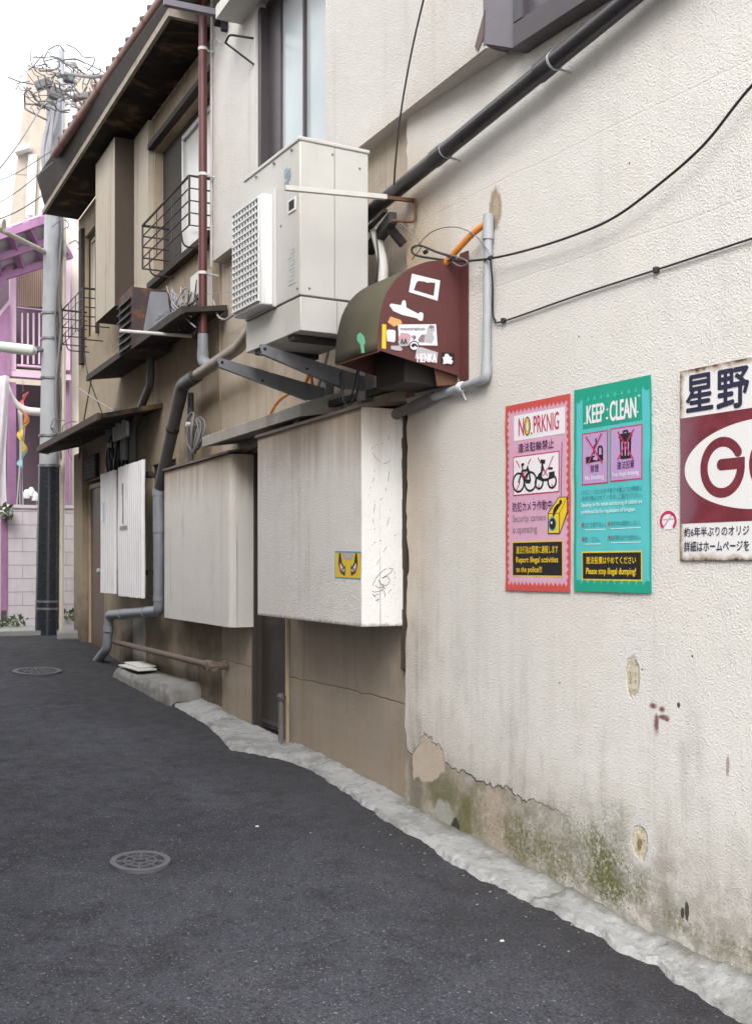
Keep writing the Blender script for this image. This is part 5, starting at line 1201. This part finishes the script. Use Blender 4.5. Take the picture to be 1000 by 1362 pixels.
# rusty box on the canopy
t = thing('rusty_fan_box', 'rusty dark louvred fan box standing on the short canopy', 'fan box', FB.P(4.9, .2, 3.8))
u0, z0 = FB.uz(176, 450, .40); z1 = FB.uz(176, 381, .40)[1]
b = MB(); b.box(FB, u0, u0 + .55, .02, .40, z0 - .10, z1); bb = b.build('casing', plain('rust stained casing', (.05, .035, .035), .8, var=.3, rust=.9, ds=4), t, bevel=.006)
b = MB()
for i in range(7): z = z0 - .06 + (z1 - z0) * i / 6.6; b.prism([FB.P(u0 + .03, .402, z), FB.P(u0 + .03, .43, z - .02), FB.P(u0 + .03, .43, z - .012), FB.P(u0 + .03, .402, z + .02)], FB.u * .49)
b.build('louvre', M['dark_steel'], bb)
b = MB(); b.prism([FB.P(u0 - .004, .30, z0 + .02), FB.P(u0 - .004, .22, z1 - .03), FB.P(u0 - .004, .05, z1 - .02), FB.P(u0 - .004, .0, z0 + .1)], FB.u * .003); b.build('grey_patch', M['grey_pipe'], bb)
t = thing('cable_bundle', 'tangle of pale cables and torn tape hanging by the rusty fan box', 'cable bundle', FB.at(238, 410, .2))
b = MB(); rr = random.Random(4)
for i in range(16):
    x0, y0 = rr.uniform(222, 250), rr.uniform(380, 402); x1, y1 = rr.uniform(228, 246), rr.uniform(402, 415); x2, y2 = rr.uniform(205, 262), rr.uniform(418, 440)
    b.tube(spline([FB.at(x0, y0, rr.uniform(.12, .25)), FB.at(x1, y1, .26), FB.at(x2, y2, rr.uniform(.1, .3))], 5), rr.choice((.003, .004, .006)), 6)
b.build('pale_strands', M['white_cable'], t)
b = MB()
for i in range(12):
    x0, y0 = rr.uniform(236, 268), rr.uniform(385, 410); x2, y2 = rr.uniform(208, 268), rr.uniform(420, 450)
    b.tube(spline([FB.at(x0, y0, .1), FB.at((x0 + x2) / 2 + rr.uniform(-12, 12), (y0 + y2) / 2 + 6, .2), FB.at(x2, y2, .12)], 5), rr.choice((.006, .009)), 6)
b.build('dark_strands', M['cable'], t)
# iron arm and clamp at the top
t = thing('iron_arm', 'small black iron arm with two prongs beside the upper window', 'bracket', FB.at(330, 60, UV))
b = MB(); e = FB.at(300, 57, .25)
b.tube(bend([FB.at(337, 51, UV), FB.at(305, 46, .25), e], .03), .009, 6); b.tube([FB.at(338, 86, UV), e], .009, 6); b.build('arm', M['dark_steel'], t)
b = MB(); b.tube(spline([e, FB.at(294, 56, .22), FB.at(284, 50, .10)], 5), .004, 6); b.build('wire', M['white_cable'], t)
t = thing('gutter_clamp', 'dark metal strut and black clamp at the top of the red downpipe', 'bracket', FB.at(290, 20, .1))
b = MB(); b.bar(FB.at(218, 3, .60), FB.at(300, 20, .10), .05, .05); b.build('strut', M['bronze_light'], t)
b = MB(); q_ = FB.at(296, 18, .09); b.bar(q_ - FB.u * .10 + Vector((0, 0, .03)), q_ + FB.u * .10 + Vector((0, 0, -.02)), .10, .13); b.bar(q_ - Vector((0, 0, .05)) - FB.u * .05, q_ - Vector((0, 0, .17)) - FB.u * .05, .05, .05, (1, 0, 0)); b.split('clamp', M['dark'], t, bevel=.008)

# ---------------------------------------------------------------- utility pole
pb = at_depth(63, 853, 15.5); pb.z = zr(pb.y) - .05
pt = at_depth(73, 120, 15.5)
t = thing('utility_pole', 'tall grey concrete utility pole with black guard at the alley end', 'utility pole', pb)
b = MB(); n = 12; b.tube([pb.lerp(pt, i / n) for i in range(n + 1)], [.152 - .05 * i / n for i in range(n + 1)], 20); b.build('shaft', M['pole'], t)
pp = lambda z: pb.lerp(pt, (z - pb.z) / (pt.z - pb.z))
pr = lambda z: .152 - .05 * (z - pb.z) / (pt.z - pb.z)
b = MB(); b.tube([pp(pb.z + .02), pp(3.0)], [pr(pb.z) + .012, pr(3.0) + .010], 20); b.build('guard', M['guard'], t)
b = MB()
for z in (1.1, 1.0, 2.98, 3.4, 4.2, 4.75, 5.1): clampring(b, pp(z), pt - pb, pr(z) + .018, .03)
b.split('band', M['steel'], t)
b = MB(); o1 = Vector((.17, -.10, 0)); b.tube([pp(pb.z + .05) + o1, pp(2.0) + o1 * .95, pp(3.1) + o1 * .95, pp(6.9) + o1 * .75], .035, 10); b.build('riser', M['cream_pipe'], t)
b = MB(); rr = random.Random(9)
for j in range(4):
    a0 = rr.uniform(-1.5, .4); pts = []
    for i in range(12):
        z = 3.1 + i * .36; a_ = a0 + .5 * math.sin(i * .7 + j); d_r = pr(z) + .02; pts.append(pp(z) + Vector((math.cos(a_) * d_r, -abs(math.sin(a_)) * d_r - .02, 0)))
    b.tube(spline(pts, 4), rr.choice((.012, .02)), 6)
b.build('pole_cable', M['grey_cable'], t)
b = MB()
for i in range(9):
    z = rr.uniform(3.2, 3.6) if i < 5 else rr.uniform(5.5, 6.3); q_ = pp(z) + Vector((rr.uniform(.02, .3), -.2, 0)); c_ = rr.uniform(.05, .13); w0 = rr.uniform(0, 6)
    b.tube(spline([q_ + Vector((math.cos(w0 + k_ * .8) * c_ * rr.uniform(.6, 1.4), rr.uniform(-.05, .05), math.sin(w0 + k_ * .8) * c_ * rr.uniform(.6, 1.4) - k_ * .02)) for k_ in range(rr.randint(4, 7))], 4), .007, 6)
b.split('cable_loop', M['grey_cable'], t)
t2 = thing('cable_bundle', 'messy tangle of cables and junction boxes at the top of the utility pole', 'cable bundle', pp(6.9))
b = MB(); 
for i in range(80):
    q_ = at_depth(rr.gauss(84, 20), rr.gauss(114, 18), 15.3 + rr.uniform(-.35, .35)); c_ = rr.uniform(.06, .26)
    a0 = rr.uniform(0, 6); b.tube(spline([q_ + Vector((math.cos(a0 + k_ * .45) * c_ * rr.uniform(1.5, 2.0), rr.uniform(-.1, .1), math.sin(a0 + k_ * .45) * c_ * rr.uniform(.9, 1.2))) for k_ in range(rr.randint(3, 6))], 5), rr.choice((.005, .007, .009, .012)), 6)
b.build('strands', M['grey_cable'], t2)
b = MB()
for (x, y, w_, h, tl) in ((58, 112, .22, .12, .5), (74, 126, .16, .14, -.4), (112, 128, .30, .08, .3), (92, 104, .14, .12, -.2)):
    q_ = at_depth(x, y, 15.3); d_ = Vector((math.cos(tl), -.2, math.sin(tl))).normalized() * w_ / 2; b.bar(q_ - d_, q_ + d_, .12, h)
b.split('junction_box', M['grey_cable'], t2, bevel=.02)
b = MB()
for (x0, y0, x1, y1, x2, y2) in ((75, 135, 68, 180, 62, 260), (80, 130, 76, 160, 66, 200), (72, 140, 58, 200, 64, 270)):
    b.tube(spline([at_depth(x0, y0, 15.3), at_depth(x1, y1, 15.2), at_depth(x2, y2, 15.3)], 6), .03, 8)
b.split('drop_cable', M['white_cable'], t2)
# steel pole behind and thin mast
def post(px, y0, y1, k_, r, mat, name, label, cat):
    a_, c_ = at_depth(px, y1, k_), at_depth(px, y0, k_); base_ = Vector((a_.x, a_.y, zr(a_.y)))
    t = thing(name, label, cat, base_); b = MB(); b.tube([base_, c_], [r * 1.3, r], 14); b.build('shaft', mat, t)
    b = MB(); d_ = Vector((0, 0, 1)); 
    for f_ in (.02, .05, .09): clampring(b, c_.lerp(base_, f_), d_, r * 1.25, .05)
    b.split('band', M['steel'], t); return t
post(95, 72, 300, 20, .085, M['sheet'], 'steel_pole', 'slim pale steel pole rising behind the utility pole', 'pole')
post(82, 66, 300, 22, .06, M['pole'], 'steel_pole', 'thin grey mast beyond the slim pale steel pole', 'pole')
# street lamp on the pole
lz = pp(CZ + (752 - 463) / F_PX * 15.5)
t = thing('street_lamp', 'pale horizontal tube street lamp fixed to the utility pole', 'street lamp', lz)
a_, c_ = at_depth(-8, 460, 15.2), at_depth(50, 467, 15.35); b = MB(); b.tube([a_, a_.lerp(c_, .03), a_.lerp(c_, .9), c_], [.04, .075, .075, .03], 14); b.build('lamp_tube', flat('frosted lamp cover', (.58, .62, .56), .3), t)
b = MB(); b.bar(a_ + Vector((0, 0, .07)), c_ + Vector((.15, .1, .06)), .10, .03); b.tube([c_, lz], .025, 8); b.build('lamp_arm', M['steel'], t)
b = MB(); b.tube(bend([at_depth(-10, 300, 14.2), at_depth(6, 308, 14.2), at_depth(62, 336, 15.5)], .1), .033, 10); b.tube([at_depth(-14, 297, 14.2), at_depth(6, 300, 14.2)], .085, 10)
tag(b.build('lamp_bracket', M['cream_pipe']), 'beige pipe arm reaching left from the utility pole below the eaves', 'bracket')
# overhead wires
for i, (p0, p1, k0, k1, lab) in enumerate((((-40, 305), (66, 254), 11, 15.4, 'overhead wire entering low at the left edge to the utility pole'), ((-30, 262), (62, 132), 10, 15.3, 'overhead wire rising steeply from the left edge to the pole top'), ((-30, 250), (70, 200), 14, 13.8, 'thin overhead wire crossing in front of the beige building, upper'), ((-30, 285), (72, 215), 14, 13.8, 'thin overhead wire crossing in front of the beige building, lower'), ((-20, 222), (80, 232), 18, 14, 'nearly level overhead wire left of the utility pole'), ((90, 98), (170, 92), 13.8, 12, 'bluish overhead cable leaving the pole top to the right'))):
    a_, c_ = at_depth(*p0, k0), at_depth(*p1, k1); m_ = (a_ + c_) / 2 - Vector((0, 0, .06)); o = cable('overhead_wire', [a_, m_, c_], .008 if i < 2 else .006 if i < 5 else .02, M['grey_cable'], lab); o['group'] = 'overhead wires at the utility pole'

# ---------------------------------------------------------------- across the far street
D = FD
def dpt(px, py, v=0.): return D.at(px, py, v)
pk = thing('pink_house', 'pink and purple painted house with a stair deck across the far street', 'house', D.P(-.5, 2, .7))
def dbox(b, x0, x1, y0, y1, v0, v1):
    u0, z1 = D.uz(x0, y0, v0); u1, z0 = D.uz(x1, y1, v0); b.box(D, u0, u1, v0, v1, z0, z1)
b = MB(); dbox(b, -60, 96, 505, 838, 2.2, 2.4); b.build('ground_floor', M['lilac_dark'], pk)
b = MB(); dbox(b, 96, 150, 300, 838, .9, 3.5); b.build('end_wall', M['white_wall'], pk)
b = MB(); dbox(b, 14, 22, 300, 492, .6, .72); dbox(b, 84, 94, 340, 492, .6, .72); b.split('deck_post', M['pink'], pk)
b = MB(); dbox(b, 12, 22, 508, 835, .6, .75); dbox(b, 86, 93, 400, 835, .76, .9); b.split('ground_post', M['purple'], pk)
b = MB(); dbox(b, 23, 83, 334, 342, .6, .7); dbox(b, 23, 83, 408, 415, .6, .7); dbox(b, 10, 95, 492, 506, .55, .75); b.split('beam', M['pink'], pk)
b = MB(); dbox(b, -60, 96, 340, 495, 1.25, 1.35); b.build('back_board', M['lilac_dark'], pk)
b = MB()
for i in range(22): x = 24.5 + i * 2.8; dbox(b, x, x + 1.5, 343, 407.5, .66, .69)
b.build('batten_screen', M['batten'], pk)
for i in range(8):
    b = MB(); x = 29 + i * 7.6; dbox(b, x, x + 2.2, 416, 484, .64, .68); b.build('baluster', M['pink'], pk)
b = MB(); dbox(b, 23, 83, 484, 491, .6, .7); b.build('bottom_rail', M['pink'], pk)
b = MB(); b.prism([dpt(-40, 470, .5), dpt(14, 405, .5), dpt(14, 497, .5), dpt(-40, 565, .5)], D.v * .05); b.build('stair_panel', M['purple'], pk)
b = MB(); b.prism([dpt(-40, 462, .5), dpt(14, 397, .5), dpt(14, 404, .5), dpt(-40, 469, .5)], D.v * .08 - D.v * .02); b.build('stair_rail', M['pink'], pk)
rt = [dpt(-50, 325, -.3), dpt(66, 283, -.3)]; rb_ = [dpt(-60, 388, .4), dpt(96, 338, .4)]
def roofp(a_, c_): return rt[0].lerp(rt[1], a_).lerp(rb_[0].lerp(rb_[1], a_), c_)
b = MB(); b.prism([roofp(0, 0), roofp(1, 0), roofp(1, 1), roofp(0, 1)], (0, 0, .03)); b.build('roof_sheet', M['sheet'], pk)
b = MB()
for a_ in (.12, .32, .52, .72, .92): b.bar(roofp(a_, 0) - Vector((0, .03, .03)), roofp(a_ + .05, 1) - Vector((0, .03, .03)), .10, .10)
for c_ in (.05, .5, .95): b.bar(roofp(0, c_) - Vector((0, .06, .06)), roofp(1, c_) - Vector((0, .06, .06)), .10, .10)
b.split('rafter', M['purple'], pk)
b = MB(); b.bar(dpt(-10, 360, .3), dpt(45, 290, .3), .12, .12); b.bar(dpt(-10, 395, .3), dpt(16, 350, .3), .10, .10); b.split('brace', M['purple'], pk)
b = MB(); dbox(b, 60, 84, 300, 345, 1.0, 1.1); b.build('shutter', M['batten'], pk)
b = MB(); dbox(b, -14, 12, 420, 500, 1.0, 1.2); b.build('green_door', plain('green board', (.10, .22, .15), .7), pk)
# block wall
bw = thing('block_wall', 'low pale lilac block wall along the far street', 'wall', D.P(0, -.4, .66))
def blockwall(x0, x1, y0, y1, v):
    b = MB(); u0, zt = D.uz(x0, y0, v); u1, _ = D.uz(x1, y0, v); zb = .6; b.box(D, u0, u1, v, v + .15, zb, zt - .05); b.build('blocks', M['block'], bw)
    b = MB(); b.box(D, u0 - .02, u1 + .02, v - .025, v + .175, zt - .05, zt); b.build('coping', M['block'], bw)
    b = MB(); z = zb + .2; j = 0
    while z < zt - .08:
        b.box(D, u0 + .002, u1 - .002, v - .0025, v + .01, z, z + .010)
        u = u0 + (.2 if j % 2 else .4)
        while u < u1: b.box(D, u, u + .008, v - .0025, v + .01, z + .0105, z + .19); u += .4
        z += .2; j += 1
    b.build('mortar', plain('grey mortar', (.33, .31, .33), .9), bw)
blockwall(11.5, 52, 671, 830, -.35); blockwall(52.5, 125, 671, 830, -.10)
b = MB(); dbox(b, 2, 11, 690, 812, -.35, -.25); b.build('gate_post', M['purple'], bw)
b = MB(); dbox(b, -40, 1.5, 685, 832, -.3, -.2); b.build('blocks', M['block'], bw)
# drapes, spiral, plants
def drape(x0, x1, y0, y1, v, label, sag=0):
    b = MB()
    def fn(i, j):
        p = dpt(x0 + (x1 - x0) * i + 3 * math.sin(j * 4 + i * 2), y0 + (y1 - y0) * j, v); p += D.v * .05 * math.sin(i * 14 + j * 3); return p
    b.grid(fn, 24, 16); o = b.build('cloth', M['cloth'], smooth=80, solid=.004); return tag(o, label, 'cloth')
drape(-22, 11, 500, 690, -.2, 'long pale lilac cloth hanging at the left edge below the pink deck')
b = MB(); pts = [dpt(x, y, -.05) for x, y in ((12, 508), (20, 528), (34, 540), (56, 543))]; sp = spline(pts, 6); k0 = None
for p in sp:
    kk = b.add([p, p - Vector((0, 0, .12)) + D.v * .03])
    if k0 is not None: b.face((k0, k0 + 1, kk + 1, kk))
    k0 = kk
tag(b.build('cloth', M['white'], solid=.004, smooth=80), 'white cloth swag slung under the pink deck', 'cloth')
drape(24, 33, 545, 680, .3, 'narrow white curtain beside the spinning streamer')
t = thing('spiral_streamer', 'rainbow spiral wind streamer hanging below the pink deck', 'streamer', dpt(32, 620, .0))
cols = [(.62, .12, .12), (.66, .25, .10), (.66, .42, .08), (.62, .52, .10), (.25, .45, .50)]
for i, c_ in enumerate(cols):
    b = MB(); k0 = None
    for q_ in range(13):
        f_ = (i + q_ / 12) / 5; a_ = f_ * 5 * math.pi; p = dpt(31 + 1.5 * math.sin(f_ * 6), 520 + 98 * f_, .0); d_ = (D.u * math.cos(a_) + D.v * math.sin(a_)) * .085
        kk = b.add([p + d_, p + d_ * -.1 - Vector((0, 0, .07))])
        if k0 is not None: b.face((k0, k0 + 1, kk + 1, kk))
        k0 = kk
    b.build('ribbon', flat('streamer colour %d' % i, c_), t, solid=.003)
b = MB(); b.tube([dpt(31, 505, 0), dpt(31, 521, 0)], .004, 6); b.build('string', M['grey_cable'], t)
def plant(px, py, v, r, h, label, flowers=False):
    p = dpt(px, py, v); t = thing('plant', label, 'plant', p); b = MB(); f_ = MB(); rr = random.Random(px)
    for i in range(70):
        a_ = rr.uniform(0, 6.28); d_ = r * rr.random() ** .5; q_ = p + Vector((math.cos(a_) * d_, math.sin(a_) * d_, rr.uniform(0, h))); s_ = rr.uniform(.03, .07); x_ = Vector((rr.uniform(-1, 1), rr.uniform(-1, 1), rr.uniform(-.4, 1))).normalized() * s_; y_ = x_.cross(Vector((rr.uniform(-1, 1), rr.uniform(-1, 1), 1))).normalized() * s_ * .5
        (f_ if flowers and i % 3 == 0 else b).poly([q_ - x_, q_ + y_, q_ + x_, q_ - y_])
    b.build('leaves', M['leaf'], t, recalc=False)
    if flowers: f_.build('flowers', M['white'], t, recalc=False)
    s = MB(); s.tube([p - Vector((0, 0, .05)), p + Vector((0, 0, h * .6))], .012, 6); s.build('stem', M['leaf'], t)
plant(4, 832, -.6, .35, .14, 'low green weeds at the foot of the block wall'); plant(8, 690, -.5, .12, .22, 'pale flowers on top of the purple gate post', True); plant(98, 822, -.3, .3, .12, 'small weeds behind the foot of the utility pole')
b = MB()
for x, y in ((36, 655), (42, 652), (47, 658)): q_ = dpt(x, y + 8, .1); b.tube([q_, q_ + Vector((0, 0, .08)), q_ + Vector((0, 0, .14))], [.05, .06, .02], 10)
tag(b.build('ornament', M['white'], smooth=60), 'row of small white ornaments standing on the block wall', 'ornament')
b = MB(); q_ = road_at(92, 850); b.prism([q_ + Vector(p) for p in ((-.2, -.1, -.02), (.3, -.15, -.02), (.35, .15, -.02), (-.1, .2, -.02))], (.03, .02, .14)); tag(b.build('stone', M['step'], bevel=.04), 'small dark stone lying behind the utility pole', 'stone')
# beige block and neighbours behind
bg_ = thing('apartment_block', 'tall beige apartment block with sloping edge, pale against the sky', 'building', at_depth(80, 700, 26))
b = MB(); k_ = 26; fr = [at_depth(*p, k_) for p in ((38, 88), (150, 100), (150, 700), (-26, 700), (14, 290))]; b.prism(fr, (1.2, 6, 0)); b.build('wall', M['beige'], bg_)
for (x0, x1, y0, y1) in ((34, 46, 205, 290), (52, 64, 190, 285)):
    b = MB(); pts = [at_depth(*p, k_ - .08) for p in ((x0 + 4, y0), (x1 + 4, y0), (x1, y1), (x0, y1))]; b.prism(pts, (.02, .07, 0)); wn = b.build('window', M['white'], bg_)
    b = MB(); pts = [at_depth(*p, k_ - .1) for p in ((x0 + 5.5, y0 + 4), (x1 + 2.5, y0 + 4), (x1 - 1.5, y1 - 4), (x0 + 1.5, y1 - 4))]; b.prism(pts, (.005, .015, 0)); b.build('pane', M['glass_pale'], wn)
b = MB(); pts = [at_depth(*p, k_ - .3) for p in ((20, 196), (40, 190), (40, 196), (20, 202))]; b.prism(pts, (.1, .25, 0)); b.build('ledge', M['white'], bg_)
wb = thing('white_building', 'pale rendered building wedged between the utility pole and the old house', 'building', at_depth(100, 700, 22))
b = MB(); fr = [at_depth(*p, 22) for p in ((76, 305), (190, 305), (190, 720), (76, 720))]; b.prism(fr, (1, 4, 0)); b.build('wall', M['white_wall'], wb)
b = MB(); pts = [at_depth(*p, 21.9) for p in ((88, 430), (97, 430), (97, 470), (88, 470))]; b.prism(pts, (.02, .08, 0)); b.build('window', M['glass_dark'], wb)

# ---------------------------------------------------------------- unseen house row added across the alley to block sky light (beside and behind the camera)
opp = thing('opposite_shade_house', 'unseen grey brown house front added across the alley to block sky light', 'house', (-5.4, 8, 0))
FO = Frame(-4.75, 21.0, 180)                              # v points into the alley, u runs back towards the camera
b = MB(); holes = [(u, u + 1.6, 1.3 + zo, 2.6 + zo) for u in (1.5, 5.2, 8.9, 12.6, 16.3) for zo in (0, 2.6)]
wall_slab(b, FO, 0, 19.5, -.6, 6.6, 0, .25, holes); b.build('wall', M['far_wall'], opp)
b = MB(); b.box(FO, .1, 19.4, -5, -.3, -.6, 6.5); b.build('core', M['far_wall'], opp)
for (u0, u1, z0, z1) in holes:
    b = MB(); b.box(FO, u0, u1, -.2, -.15, z0, z1); wn = b.build('window', M['bronze'], opp)
    b = MB(); b.box(FO, u0 + .06, u1 - .06, -.149, -.14, z0 + .06, z1 - .06); b.build('pane', M['glass_dark'], wn)
b = MB(); b.box(FO, -.3, 19.8, -5.2, .35, 6.602, 6.75); b.build('roof', M['brown_tile'], opp)
